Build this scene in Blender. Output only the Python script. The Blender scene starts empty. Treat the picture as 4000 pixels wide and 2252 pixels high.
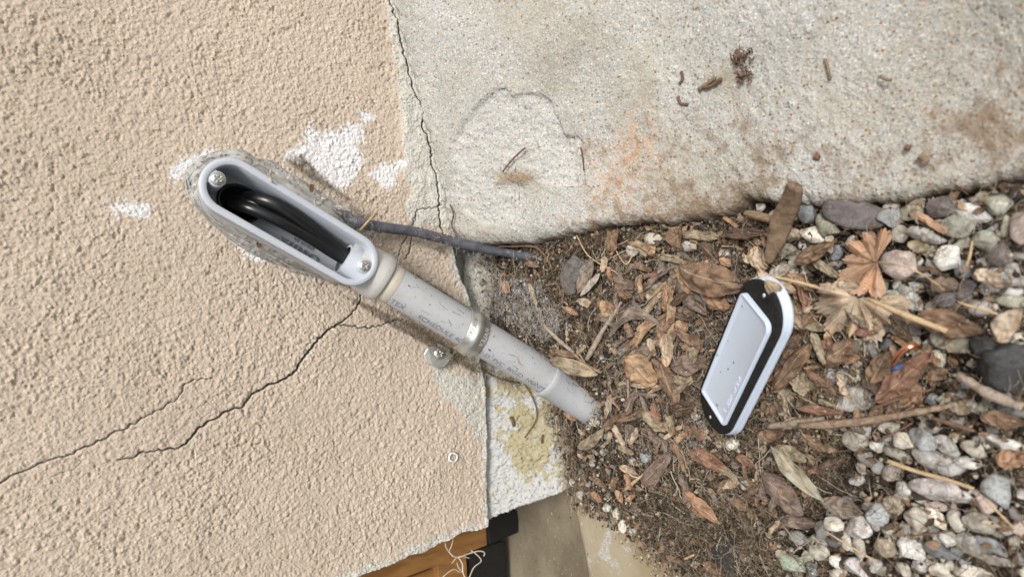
import bpy, math, random
import numpy as np
from mathutils import Vector, Matrix
random.seed(7)
RNG = np.random.RandomState(11)
R = math.radians
SC = bpy.context.scene
COL = SC.collection

# ------------------------------------------------------------------ camera
F_PX = 2300.0                       # focal length in pixels of a 4000 px wide picture
TH = R(34)
CAM = np.array([0.0, -0.415, 0.255])
_s, _c = math.sin(TH), math.cos(TH)
AR = np.array([0, -_s, -_c])        # picture right
AU = np.array([1.0, 0, 0])          # picture up
AF = np.array([0, _c, -_s])         # view direction
cd = bpy.data.cameras.new('camera')
cam = bpy.data.objects.new('camera', cd); COL.objects.link(cam)
cam.matrix_world = Matrix(((AR[0], AU[0], -AF[0], CAM[0]), (AR[1], AU[1], -AF[1], CAM[1]),
                           (AR[2], AU[2], -AF[2], CAM[2]), (0, 0, 0, 1)))
cd.sensor_width = 36; cd.lens = F_PX / 4000 * 36
cd.clip_start = 0.01; cd.clip_end = 50
cd.dof.use_dof = True; cd.dof.focus_distance = 0.40; cd.dof.aperture_fstop = 8.0
SC.camera = cam
SC.render.resolution_x = 1024; SC.render.resolution_y = 576

# ------------------------------------------------------------------ light
SUN_EL, SUN_AZ = R(52), R(158)       # azimuth clockwise from +Y
w = bpy.data.worlds.new('World'); SC.world = w; w.use_nodes = True
nt = w.node_tree; bg = nt.nodes['Background']
sky = nt.nodes.new('ShaderNodeTexSky'); sky.sky_type = 'NISHITA'; sky.sun_disc = False
sky.sun_elevation = SUN_EL; sky.sun_rotation = SUN_AZ
sky.air_density = 1.0; sky.dust_density = 4.0; sky.ozone_density = 1.0
hs = nt.nodes.new('ShaderNodeHueSaturation'); hs.inputs['Saturation'].default_value = 0.24
nt.links.new(sky.outputs[0], hs.inputs['Color']); nt.links.new(hs.outputs[0], bg.inputs[0])
bg.inputs[1].default_value = 0.105
sd_ = bpy.data.lights.new('sun', 'SUN'); sun = bpy.data.objects.new('sun', sd_); COL.objects.link(sun)
sd_.energy = 1.9; sd_.angle = R(14); sd_.color = (1.0, 0.965, 0.92)
dirv = Vector((math.sin(SUN_AZ) * math.cos(SUN_EL), math.cos(SUN_AZ) * math.cos(SUN_EL), math.sin(SUN_EL)))
sun.rotation_euler = dirv.to_track_quat('Z', 'Y').to_euler()
SC.view_settings.view_transform = 'Standard'; SC.view_settings.look = 'None'
SC.view_settings.exposure = 0.62; SC.view_settings.gamma = 1.0
SC.cycles.max_bounces = 6; SC.cycles.diffuse_bounces = 4

# ------------------------------------------------------------------ measuring: photo pixel -> place on a real surface
def ray(p): return (p[0] - 2000) * AR + (1126 - p[1]) * AU + F_PX * AF
def at_y(p, y):
    d = ray(p); t = (y - CAM[1]) / d[1]; return CAM + t * d
def at_z(p, z):
    d = ray(p); t = (z - CAM[2]) / d[2]; return CAM + t * d
def sstep(a, b, x):
    t = np.clip((x - a) / (b - a), 0, 1); return t * t * (3 - 2 * t)
def ground0(x, y):
    gw = -0.004 - 0.046 * sstep(-0.045, -0.10, x) - 0.014 * sstep(-0.10, -0.18, x)
    k = sstep(0.0, -0.20, y)
    dip = -0.009 * np.exp(-((x + .080) ** 2 / .0022 + (y + .180) ** 2 / .0012))
    return gw * (1 - k) + (-0.056 - 0.03 * np.clip(-0.2 - y, 0, 5)) * k + dip
def at_g(p, h=0.0):
    d = ray(p); z = -0.03
    for _ in range(25):
        t = (z - CAM[2]) / d[2]; q = CAM + t * d
        z = 0.5 * z + 0.5 * (float(ground0(q[0], q[1])) + h)
    return q
def scale_at(q): return float((q - CAM) @ AF) / F_PX       # metres per photo pixel

# ------------------------------------------------------------------ noise
def _h(ix, iy, seed):
    n = (ix.astype(np.int64) * 374761393 + iy.astype(np.int64) * 668265263 + seed * 1274126177) & 0xffffffff
    n = ((n ^ (n >> 13)) * 1274126177) & 0xffffffff
    n = ((n ^ (n >> 15)) * 2246822519) & 0xffffffff
    return ((n ^ (n >> 16)) & 0xffff) / 65535.0
def vnoise(x, y, seed=0):
    ix, iy = np.floor(x), np.floor(y); fx, fy = x - ix, y - iy
    fx = fx * fx * (3 - 2 * fx); fy = fy * fy * (3 - 2 * fy)
    a = _h(ix, iy, seed); b = _h(ix + 1, iy, seed); c = _h(ix, iy + 1, seed); d = _h(ix + 1, iy + 1, seed)
    return (a * (1 - fx) + b * fx) * (1 - fy) + (c * (1 - fx) + d * fx) * fy
def fbm(x, y, octv=4, seed=0):
    s = 0; a = 0.5; tot = 0
    for o in range(octv):
        s = s + a * vnoise(x * 2 ** o + 17.3 * o, y * 2 ** o - 9.1 * o, seed + o); tot += a; a *= 0.5
    return s / tot * 2 - 1
def bumps(x, y, seed=0, dens=1.0):
    """rounded grains: one per cell, random place and size; returns height 0..1"""
    ix, iy = np.floor(x), np.floor(y); out = np.zeros_like(x)
    for dx in (-1, 0, 1):
        for dy in (-1, 0, 1):
            cx, cy = ix + dx, iy + dy
            px = cx + 0.15 + 0.7 * _h(cx, cy, seed); py = cy + 0.15 + 0.7 * _h(cx, cy, seed + 1)
            rr = 0.25 + 0.5 * _h(cx, cy, seed + 2); on = (_h(cx, cy, seed + 3) < dens)
            q = 1 - ((x - px) ** 2 + (y - py) ** 2) / rr ** 2
            out = np.maximum(out, np.sqrt(np.clip(q, 0, 1)) * rr / 0.75 * on)
    return out
def poly_sd(x, y, P, closed=True):
    """distance to a polygon, negative inside (or plain distance to an open line)"""
    P = np.asarray(P, float); n = len(P); d = np.full(x.shape, 1e9); ins = np.zeros(x.shape, bool)
    for i in range(n if closed else n - 1):
        a = P[i]; b = P[(i + 1) % n]; e = b - a
        t = np.clip(((x - a[0]) * e[0] + (y - a[1]) * e[1]) / (e @ e + 1e-18), 0, 1)
        d = np.minimum(d, np.hypot(x - a[0] - t * e[0], y - a[1] - t * e[1]))
        if closed:
            c = ((a[1] > y) != (b[1] > y)) & (x < (b[0] - a[0]) * (y - a[1]) / (b[1] - a[1] + 1e-18) + a[0])
            ins ^= c
    return np.where(ins, -d, d) if closed else d
def wallpts(pts, y=0.0): return [(lambda q: (q[0], q[2]))(at_y(p, y)) for p in pts]

# ------------------------------------------------------------------ mesh building
def link(name, me, mat=None, parent=None, smooth=True, loc=None):
    if smooth and len(me.polygons): me.polygons.foreach_set('use_smooth', [True] * len(me.polygons))
    me.update()
    o = bpy.data.objects.new(name, me); COL.objects.link(o)
    if mat: me.materials.append(mat)
    if parent is not None: o.parent = parent
    return o
def mesh_np(name, V, Fq):
    V = np.ascontiguousarray(V, dtype=np.float32); Fq = np.ascontiguousarray(Fq, dtype=np.int32)
    me = bpy.data.meshes.new(name); k = Fq.shape[1]
    me.vertices.add(len(V)); me.vertices.foreach_set('co', V.ravel())
    me.loops.add(Fq.size); me.loops.foreach_set('vertex_index', Fq.ravel())
    me.polygons.add(len(Fq)); me.polygons.foreach_set('loop_start', np.arange(0, Fq.size, k, dtype=np.int32))
    me.update(calc_edges=True); me.validate()
    return me
def grid_faces(nu, nv, wrap=False):
    i = np.arange(nu - 1)[:, None]; j = np.arange(nv if wrap else nv - 1)[None, :]
    a = i * nv + j; b = i * nv + (j + 1) % nv; c = (i + 1) * nv + (j + 1) % nv; d = (i + 1) * nv + j
    return np.stack([a, b, c, d], -1).reshape(-1, 4)
def attr(me, name, rgba):
    a = me.attributes.new(name, 'FLOAT_COLOR', 'POINT'); a.data.foreach_set('color', np.ascontiguousarray(rgba, dtype=np.float32).ravel())
class MB:
    def __init__(s): s.v = []; s.f = []
    def add(s, V, Fs):
        o = len(s.v); s.v += [tuple(map(float, p)) for p in V]; s.f += [tuple(i + o for i in f) for f in Fs]
    def build(s, name, mat, parent=None, smooth=True):
        me = bpy.data.meshes.new(name); me.from_pydata(s.v, [], s.f); me.validate()
        return link(name, me, mat, parent, smooth)
    def tube(s, P, rad, n=8, cap=True):
        P = [np.asarray(p, float) for p in P]; m = len(P)
        rad = [rad] * m if np.isscalar(rad) else rad
        T = [P[min(i + 1, m - 1)] - P[max(i - 1, 0)] for i in range(m)]
        T = [t / (np.linalg.norm(t) + 1e-12) for t in T]
        n0 = np.cross(T[0], [0.1, 0.3, 1]); n0 /= np.linalg.norm(n0)
        V = []; Fs = []
        for i in range(m):
            n0 = n0 - T[i] * (n0 @ T[i]); n0 /= np.linalg.norm(n0) + 1e-12; b0 = np.cross(T[i], n0)
            for k in range(n):
                a = 2 * math.pi * k / n; V.append(P[i] + rad[i] * (math.cos(a) * n0 + math.sin(a) * b0))
        for i in range(m - 1):
            for k in range(n): Fs.append((i * n + k, i * n + (k + 1) % n, (i + 1) * n + (k + 1) % n, (i + 1) * n + k))
        if cap: Fs.append(tuple(range(n))[::-1]); Fs.append(tuple((m - 1) * n + k for k in range(n)))
        s.add(V, Fs)
    def loft(s, loops, cap0=False, cap1=False):
        n = len(loops[0]); V = [p for l in loops for p in l]; Fs = []
        for i in range(len(loops) - 1):
            for k in range(n): Fs.append((i * n + k, i * n + (k + 1) % n, (i + 1) * n + (k + 1) % n, (i + 1) * n + k))
        if cap0: Fs.append(tuple(range(n))[::-1])
        if cap1: Fs.append(tuple((len(loops) - 1) * n + k for k in range(n)))
        s.add(V, Fs)
    def box(s, x0, x1, y0, y1, z0, z1, M=None):
        V = [(x, y, z) for x in (x0, x1) for y in (y0, y1) for z in (z0, z1)]
        if M is not None: V = [tuple(M(*p)) for p in V]
        s.add(V, [(0, 1, 3, 2), (4, 6, 7, 5), (0, 4, 5, 1), (2, 3, 7, 6), (0, 2, 6, 4), (1, 5, 7, 3)])
def smooth_path(P, k=6):
    P = [np.asarray(p, float) for p in P]; out = []
    Q = [2 * P[0] - P[1]] + P + [2 * P[-1] - P[-2]]
    for i in range(1, len(Q) - 2):
        a, b, c, d = Q[i - 1:i + 3]
        for j in range(k):
            t = j / k; out.append(0.5 * (2 * b + (c - a) * t + (2 * a - 5 * b + 4 * c - d) * t * t + (3 * b - a - 3 * c + d) * t ** 3))
    out.append(P[-1]); return out
def empty(name, loc=(0, 0, 0)):
    o = bpy.data.objects.new(name, None); COL.objects.link(o); o.location = loc; o.empty_display_size = 0.01; return o
def tag(o, label=None, cat=None, group=None, kind=None):
    if label: o['label'] = label
    if cat: o['category'] = cat
    if group: o['group'] = group
    if kind: o['kind'] = kind
    return o
def recentre(o):
    me = o.data; n = len(me.vertices); a = np.empty(n * 3, np.float32); me.vertices.foreach_get('co', a); a = a.reshape(-1, 3)
    c = a.mean(0); me.vertices.foreach_set('co', (a - c).ravel()); me.update(); o.location = tuple(map(float, c)); return o

# ------------------------------------------------------------------ materials
class NT:
    def __init__(s, name, rough=0.8, spec=0.3):
        s.m = bpy.data.materials.new(name); s.m.use_nodes = True; s.t = s.m.node_tree; s.b = s.t.nodes['Principled BSDF']
        s.b.inputs['Roughness'].default_value = rough; s.b.inputs['Specular IOR Level'].default_value = spec
        s.tc = s.n('ShaderNodeTexCoord'); s.co = s.tc.outputs['Object']
    def n(s, k, **kw):
        x = s.t.nodes.new(k)
        for a, v in kw.items(): setattr(x, a, v)
        return x
    def l(s, a, b): s.t.links.new(a, b)
    def col(s, c):
        x = s.n('ShaderNodeRGB'); x.outputs[0].default_value = (*c, 1); return x.outputs[0]
    def noise(s, scale, detail=4, rough=0.6, dist=0.0, off=None, vec=None):
        x = s.n('ShaderNodeTexNoise'); x.inputs['Scale'].default_value = scale; x.inputs['Detail'].default_value = detail
        x.inputs['Roughness'].default_value = rough; x.inputs['Distortion'].default_value = dist
        v = vec or s.co
        if off is not None:
            m = s.n('ShaderNodeVectorMath', operation='ADD'); s.l(v, m.inputs[0])
            if hasattr(off, 'links'): s.l(off, m.inputs[1])
            else: m.inputs[1].default_value = (off, off * 1.7, off * .6)
            v = m.outputs[0]
        s.l(v, x.inputs['Vector']); return x.outputs['Fac']
    def voro(s, scale, feature='F1', out='Distance', rnd=1.0, vec=None):
        x = s.n('ShaderNodeTexVoronoi', feature=feature); x.inputs['Scale'].default_value = scale
        x.inputs['Randomness'].default_value = rnd; s.l(vec or s.co, x.inputs['Vector']); return x.outputs[out]
    def ramp(s, v, lo, hi, a=0.0, b=1.0, smooth=True):
        x = s.n('ShaderNodeMapRange'); x.interpolation_type = 'SMOOTHSTEP' if smooth else 'LINEAR'
        s.l(v, x.inputs[0])
        for i, q in enumerate((lo, hi, a, b)): x.inputs[i + 1].default_value = q
        return x.outputs[0]
    def math(s, op, a, b=None):
        x = s.n('ShaderNodeMath', operation=op)
        for i, v in enumerate((a, b)):
            if v is None: continue
            if isinstance(v, (int, float)): x.inputs[i].default_value = v
            else: s.l(v, x.inputs[i])
        return x.outputs[0]
    def mix(s, f, a, b, mode='MIX'):
        x = s.n('ShaderNodeMix', data_type='RGBA', blend_type=mode)
        for i, v in ((0, f), (6, a), (7, b)):
            if isinstance(v, (int, float)): x.inputs[i].default_value = v
            elif isinstance(v, tuple): x.inputs[i].default_value = (*v, 1)
            else: s.l(v, x.inputs[i])
        return x.outputs[2]
    def attr(s, name):
        x = s.n('ShaderNodeAttribute', attribute_name=name); y = s.n('ShaderNodeSeparateColor'); s.l(x.outputs['Color'], y.inputs[0]); return y.outputs
    def bump(s, h, dist, strength=1.0, prev=None):
        x = s.n('ShaderNodeBump'); x.inputs['Distance'].default_value = dist; x.inputs['Strength'].default_value = strength
        s.l(h, x.inputs['Height'])
        if prev: s.l(prev, x.inputs['Normal'])
        return x.outputs[0]
    def out(s, col=None, nrm=None, rough=None):
        if col is not None: s.l(col, s.b.inputs['Base Color'])
        if nrm is not None: s.l(nrm, s.b.inputs['Normal'])
        if rough is not None: s.l(rough, s.b.inputs['Roughness'])
        return s.m

def cement_nodes(s, base=(0.50, 0.485, 0.43)):
    """grey concrete with coloured sand grains, pits and specks"""
    c = s.mix(s.ramp(s.noise(9, 5), .35, .7), base, tuple(v * .86 for v in base))
    cell = s.n('ShaderNodeTexVoronoi'); cell.inputs['Scale'].default_value = 640; s.l(s.co, cell.inputs['Vector'])
    sc = s.n('ShaderNodeSeparateColor'); s.l(cell.outputs['Color'], sc.inputs[0])
    near = s.ramp(cell.outputs['Distance'], .25, .50, .8, 0)
    c = s.mix(s.math('MULTIPLY', near, s.ramp(sc.outputs[0], .62, .66)), c, (.62, .59, .52))
    c = s.mix(s.math('MULTIPLY', near, s.ramp(sc.outputs[1], .80, .84)), c, (.15, .155, .15))
    c = s.mix(s.math('MULTIPLY', near, s.ramp(sc.outputs[2], .92, .93)), c, (.40, .25, .14))
    c = s.mix(s.math('MULTIPLY', s.ramp(s.noise(620, 4, .7), .50, .66), .75), c, tuple(v * .50 for v in base))
    c = s.mix(s.math('MULTIPLY', s.ramp(s.noise(900, 3, .7, off=7.), .54, .66), .6), c, (.66, .65, .60))
    return c

def mat_stucco():
    s = NT('stucco_paint', .9, .15)
    A = s.attr('mask')                       # r: cement distance, g: white patch, b: dirt
    n1 = s.noise(150, 4); n2 = s.noise(420, 3)
    beige = s.mix(s.ramp(s.noise(9, 6, .65), .35, .65), (.525, .448, .366), (.465, .395, .318))
    beige = s.mix(s.ramp(n2, .35, .7), beige, (.41, .338, .265))
    cem = cement_nodes(s)
    fac = s.ramp(s.math('ADD', A[0], s.math('MULTIPLY', s.math('SUBTRACT', n1, .5), .9)), .47, .53)
    c = s.mix(fac, beige, cem)
    # chips of bare cement all over
    c = s.mix(s.ramp(s.math('ADD', s.noise(55, 5, .7), s.math('MULTIPLY', s.math('SUBTRACT', n2, .5), .3)), .715, .745), c, (.42, .42, .40))
    wf = s.ramp(s.math('ADD', s.math('ADD', A[1], s.math('MULTIPLY', s.math('SUBTRACT', s.noise(330, 4, .7), .5), 1.7)), s.math('MULTIPLY', s.math('SUBTRACT', s.noise(70, 3, .6), .5), .8)), .42, .66)
    c = s.mix(s.math('MULTIPLY', wf, .85), c, (.66, .66, .67))
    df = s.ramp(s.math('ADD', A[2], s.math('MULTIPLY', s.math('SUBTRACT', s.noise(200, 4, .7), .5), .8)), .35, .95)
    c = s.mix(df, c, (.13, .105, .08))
    # crack interior (alpha channel)
    x = s.n('ShaderNodeAttribute', attribute_name='mask')
    c = s.mix(s.ramp(x.outputs['Alpha'], .40, .85), c, (.085, .085, .08))
    nb = s.bump(s.noise(1100, 3, .7), .0003, .6)
    nb = s.bump(s.ramp(s.voro(560), .0, .62, 1, 0), .0005, .6, nb)
    return s.out(c, nb)
def mat_concrete():
    s = NT('old_concrete', .92, .15)
    A = s.attr('mask')                       # r orange, g brown dirt and hollow tone, b eroded, a crack
    c = cement_nodes(s, (.415, .41, .385))
    c = s.mix(s.ramp(s.noise(16, 5, .7), .45, .8, 0, .7), c, (.37, .34, .27), 'MIX')
    c = s.mix(s.ramp(s.noise(11, 4, .6, off=9.), .5, .7, 0, .3), c, (.52, .50, .44))
    c = s.mix(s.ramp(s.noise(5.5, 6, .65, .4, 12.), .42, .66, 0, .7), c, s.mix(1.0, c, (.66, .62, .54), 'MULTIPLY'))
    c = s.mix(s.ramp(s.noise(24, 7, .75, .5, 4.), .50, .72, 0, .6), c, (.29, .245, .175))
    c = s.mix(s.math('MULTIPLY', A[2], .7), c, cement_nodes(s, (.47, .465, .44)))
    # small rust-coloured specks
    v = s.n('ShaderNodeTexVoronoi'); v.inputs['Scale'].default_value = 420; s.l(s.co, v.inputs['Vector'])
    sc = s.n('ShaderNodeSeparateColor'); s.l(v.outputs['Color'], sc.inputs[0])
    sp = s.math('MULTIPLY', s.ramp(v.outputs['Distance'], .18, .42, .85, 0), s.ramp(s.math('ADD', sc.outputs[0], s.math('MULTIPLY', A[1], .25)), .88, .90))
    c = s.mix(sp, c, (.20, .09, .035))
    of = s.ramp(s.math('ADD', A[0], s.math('MULTIPLY', s.math('SUBTRACT', s.noise(320, 5, .8), .5), 3.6)), .48, 1.05, 0, .75)
    c = s.mix(of, c, (.52, .27, .14))
    df = s.ramp(s.math('ADD', A[1], s.math('MULTIPLY', s.math('SUBTRACT', s.noise(75, 7, .78), .5), 3.0)), .28, .95, 0, .85)
    c = s.mix(df, c, (.19, .135, .085))
    x = s.n('ShaderNodeAttribute', attribute_name='mask')
    c = s.mix(s.ramp(x.outputs['Alpha'], .4, .85), c, (.10, .09, .075))
    nb = s.bump(s.noise(800, 3, .7), .0004, .6)
    nb = s.bump(s.ramp(s.voro(480), .0, .6, 1, 0), .0006, .6, nb); nb = s.bump(s.noise(240, 4, .7), .0010, .5, nb)
    return s.out(c, nb)
def mat_foundation():
    s = NT('peeling_paint', .85, .2)
    A = s.attr('mask')
    n = s.noise(58, 8, .76, off=3.1)
    yel = s.mix(s.noise(300, 3), (.40, .345, .20), (.29, .26, .18))
    c = s.mix(s.ramp(s.math('ADD', n, s.math('MULTIPLY', s.math('SUBTRACT', A[0], .5), .22)), .49, .52), (.43, .43, .415), yel)
    c = s.mix(s.ramp(s.math('ADD', s.noise(150, 5, .7), s.math('MULTIPLY', A[1], .30)), .60, .68), c, cement_nodes(s, (.40, .385, .34)))
    c = s.mix(s.ramp(s.noise(420, 3), .62, .70), c, (.13, .11, .08))
    return s.out(c, s.bump(s.ramp(s.voro(300), 0, .6, 1, 0), .0012, .7, s.bump(s.noise(350, 4, .7), .0014, .8)))
def mat_pvc(name, base, rough=.42, dirt=.5):
    s = NT(name, rough, .4)
    c = s.mix(s.ramp(s.noise(30, 4), .3, .7), base, tuple(v * .93 for v in base))
    st = s.n('ShaderNodeMapping'); s.l(s.co, st.inputs[0]); st.inputs['Scale'].default_value = (1, 1, 1)
    c = s.mix(s.math('MULTIPLY', s.ramp(s.noise(190, 6, .85, 1.5), .57, .70), dirt), c, (.16, .125, .09))
    c = s.mix(s.math('MULTIPLY', s.ramp(s.noise(45, 6, .7), .48, .75), dirt * .6), c, (.33, .29, .22))
    c = s.mix(s.math('MULTIPLY', s.ramp(s.noise(420, 3, .7, 0, 3.), .66, .72), dirt * .7), c, (.16, .13, .10))
    return s.out(c, s.bump(s.noise(500, 3), .0002, .3), s.ramp(s.noise(60, 4), .3, .7, rough, rough + .2))
def mat_plain(name, c, rough=.6, spec=.3, metal=0, var=.15, sc=200, bump=.0002):
    s = NT(name, rough, spec); s.b.inputs['Metallic'].default_value = metal
    return s.out(s.mix(s.ramp(s.noise(sc, 5), .3, .7), c, tuple(v * (1 - var * 2) for v in c)), s.bump(s.noise(sc * 2, 4), bump, .6))
def mat_pebble():
    s = NT('pebble_stone', .72, .25)
    oi = s.n('ShaderNodeObjectInfo'); of = s.n('ShaderNodeVectorMath', operation='SCALE')
    cb = s.n('ShaderNodeCombineXYZ'); s.l(oi.outputs['Random'], cb.inputs[0]); s.l(oi.outputs['Random'], cb.inputs[1])
    s.l(cb.outputs[0], of.inputs[0]); of.inputs['Scale'].default_value = 9.0; o = of.outputs[0]
    base = oi.outputs['Color']
    c = s.mix(s.ramp(s.noise(110, 5, .65, .6, o), .38, .66), base, (.50, .47, .43), 'MULTIPLY')
    c = s.mix(s.math('MULTIPLY', s.ramp(s.noise(330, 4, .7, 0, o), .50, .66), .6), c, s.mix(1.0, base, (1.45, 1.42, 1.35), 'MULTIPLY'))
    c = s.mix(s.math('MULTIPLY', s.ramp(s.noise(700, 3, .7, 0, o), .55, .70), .55), c, (.10, .09, .075))
    c = s.mix(s.math('MULTIPLY', s.ramp(s.noise(45, 5, .7, 1.0, o), .52, .7), .55), c, s.mix(1.0, c, (.75, .60, .42), 'MULTIPLY'))
    return s.out(c, s.bump(s.noise(420, 5, .7, 0, o), .0006, .7))
def mat_leaf():
    s = NT('dry_leaf', .62, .25)
    oi = s.n('ShaderNodeObjectInfo'); base = oi.outputs['Color']
    uv = s.n('ShaderNodeUVMap'); sp = s.n('ShaderNodeSeparateXYZ'); s.l(uv.outputs[0], sp.inputs[0])
    u, v = sp.outputs[0], sp.outputs[1]
    av = s.math('ABSOLUTE', s.math('SUBTRACT', v, .5))
    mid = s.ramp(av, .012, .035, 1, 0)
    ph = s.math('FRACT', s.math('SUBTRACT', s.math('MULTIPLY', u, 8.0), s.math('MULTIPLY', av, 3.5)))
    side = s.ramp(s.math('ABSOLUTE', s.math('SUBTRACT', ph, .5)), .02, .075, 1, 0)
    ven = s.math('MAXIMUM', mid, s.math('MULTIPLY', side, .5))
    c = s.mix(s.ramp(s.noise(90, 5, .65), .35, .68), base, s.mix(1.0, base, (.42, .36, .32), 'MULTIPLY'))
    c = s.mix(s.math('MULTIPLY', s.ramp(s.noise(38, 4, .6, off=2.), .5, .72), .6), c, s.mix(1.0, base, (1.5, 1.25, 1.0), 'MULTIPLY'))
    c = s.mix(s.math('MULTIPLY', ven, .55), c, s.mix(.5, base, (.55, .40, .25)))
    c = s.mix(s.ramp(s.noise(800, 2, .6), .69, .73), c, (.62, .60, .56))
    c = s.mix(s.math('MULTIPLY', s.ramp(s.noise(420, 3, .6), .60, .68), .7), c, (.07, .05, .035))
    nb = s.bump(s.noise(260, 5, .7), .0007, .7); nb = s.bump(ven, .0006, .5, nb)
    m = s.out(c, nb)
    s.b.inputs['Transmission Weight'].default_value = 0
    return m
def mat_vcol(name, rough=.85):
    s = NT(name, rough, .15); x = s.n('ShaderNodeAttribute', attribute_name='tint')
    c = s.mix(s.math('MULTIPLY', s.ramp(s.noise(500, 3), .4, .7), .5), x.outputs['Color'], s.mix(1.0, x.outputs['Color'], (.45, .42, .4), 'MULTIPLY'))
    return s.out(c)
def mat_soil():
    s = NT('soil', .95, .1)
    c = s.mix(s.ramp(s.noise(60, 6, .7), .35, .65), (.045, .034, .026), (.10, .075, .055))
    c = s.mix(s.ramp(s.noise(380, 4, .7), .52, .62), c, (.24, .185, .13))
    c = s.mix(s.ramp(s.noise(620, 3, .7, off=4.), .60, .66), c, (.40, .35, .28))
    return s.out(c, s.bump(s.noise(300, 5, .75), .003, 1.0))
def mat_wood(name, a, b, sc=(30, 30, 6), rough=.55):
    s = NT(name, rough, .3); mp = s.n('ShaderNodeMapping'); s.l(s.co, mp.inputs[0]); mp.inputs['Scale'].default_value = sc
    f = s.noise(6, 6, .65, 1.2, vec=mp.outputs[0])
    return s.out(s.mix(s.ramp(f, .35, .65), a, b), s.bump(f, .0005, .5))
def mat_metal():
    s = NT('galvanised_steel', .32, .5); s.b.inputs['Metallic'].default_value = .85
    c = s.mix(s.ramp(s.noise(70, 5, .7), .35, .65), (.62, .63, .60), (.44, .44, .40))
    rf = s.ramp(s.noise(120, 5, .7, off=1.3), .66, .72)
    c = s.mix(rf, c, (.45, .19, .06))
    return s.out(c, s.bump(s.noise(260, 4), .0003, .5), s.ramp(s.noise(90, 4), .3, .7, .28, .5))

M_STUCCO, M_CONC, M_FOUND, M_SOIL = mat_stucco(), mat_concrete(), mat_foundation(), mat_soil()
M_PIPE = mat_pvc('grey_pvc_pipe', (.385, .395, .405), .5, .9)
M_BODY = mat_pvc('pale_pvc_body', (.455, .485, .53), .36, .12)
M_COVER = mat_pvc('pale_pvc_cover', (.50, .565, .66), .35, .18)
M_HUB = mat_pvc('dusty_pvc_hub', (.47, .465, .44), .5, .6)
M_PEB, M_LEAF, M_METAL = mat_pebble(), mat_leaf(), mat_metal()
M_BITS = mat_vcol('litter_bits'); M_FIBRE = mat_vcol('fibre', .7)
M_BLACK = mat_plain('black_insulation', (.010, .010, .011), .32, .5, 0, .1, 80, .00008)
M_CABLE = mat_plain('grey_cable_jacket', (.105, .11, .13), .42, .35, 0, .25, 160)
M_GASKET = mat_plain('black_rubber', (.022, .022, .021), .85, .15, 0, .25, 500, .0004)
M_SCREW = mat_plain('screw_steel', (.60, .60, .57), .34, .5, .9, .12, 400)
M_INK = mat_plain('dark_ink', (.20, .205, .23), .7, .2, 0, .2, 900)
M_EMB = mat_plain('moulded_letters', (.27, .28, .31), .5, .3)
M_SEAL = None
M_TWIG = mat_wood('twig_bark', (.30, .225, .155), (.16, .11, .075), (60, 60, 60), .8)
M_STRAW = mat_wood('straw', (.50, .37, .22), (.34, .24, .14), (80, 80, 80), .7)
M_BARK = mat_wood('weathered_wood', (.235, .165, .105), (.13, .09, .06), (40, 16, 40), .85)
M_GREYSTICK = mat_wood('grey_stick', (.33, .27, .215), (.17, .135, .105), (60, 60, 60), .8)
M_ROOT = mat_plain('root_skin', (.16, .095, .06), .8)
M_PALEROOT = mat_plain('pale_root', (.62, .53, .42), .8)

# ------------------------------------------------------------------ stucco wall
wall = empty('stucco_wall')
tag(wall, 'beige rough stucco house wall with long cracks and white patches around the conduit', 'wall')
def spaced(lo, a, b, hi, fine, coarse):
    A = list(np.arange(a, b, fine))
    def ext(start, end, sgn):
        out = []; x = start; st = fine
        while (end - x) * sgn > 0:
            st = min(st * 1.25, coarse); x += sgn * st; out.append(x)
        return out
    return np.array(ext(a, lo, -1)[::-1] + A + ext(b, hi, 1))
XL = -0.215
xs = spaced(XL, XL, 0.24, 0.75, .00058, .02)
zs = spaced(-0.07, -0.045, 0.32, 0.9, .00058, .02)
X, Z = np.meshgrid(xs, zs, indexing='ij')
jx, jz = X + .0, Z + .0
# relief
base = fbm(X * 14, Z * 14, 4, 5) * .0013 + fbm(X * 60, Z * 60, 3, 9) * .0005
wx = X + .0006 * fbm(X * 200, Z * 200, 2, 31); wz = Z + .0006 * fbm(X * 200, Z * 200, 2, 37)
tv = .65 + .5 * sstep(-.35, .35, fbm(X * 22, Z * 22, 3, 66))
g = tv * .0009 * bumps(wx / .0024, wz / .0024, 40, .22) + tv * .0008 * bumps(wx / .0015, wz / .0015, 50, .50) + .0004 * fbm(X * 330, Z * 330, 3, 61) + .0004 * fbm(X * 1000, Z * 1000, 2, 63)
pit = np.clip(fbm(X * 420, Z * 420, 3, 71) - .24, 0, 1) * .0034 * (.6 + .6 * sstep(-.2, .4, fbm(X * 40, Z * 40, 2, 73)))
fade = sstep(.30, .245, X) * sstep(.37, .325, Z) * sstep(-.05, -.045, Z); rel = base * sstep(.5, .3, X) + (g - pit) * fade
# where the paint stops towards the slab (photo outline placed on the wall)
cem_line = wallpts([(1500, -200), (1508, 0), (1520, 120), (1545, 260), (1560, 400), (1570, 520), (1575, 600), (1572, 690), (1610, 740), (1580, 800), (1600, 860), (1640, 895), (1660, 880), (1800, 900), (1900, 700), (1900, -400)])
dc = poly_sd(X, Z, cem_line)
cem = np.clip(.5 - dc / .010, 0, 1)
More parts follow.
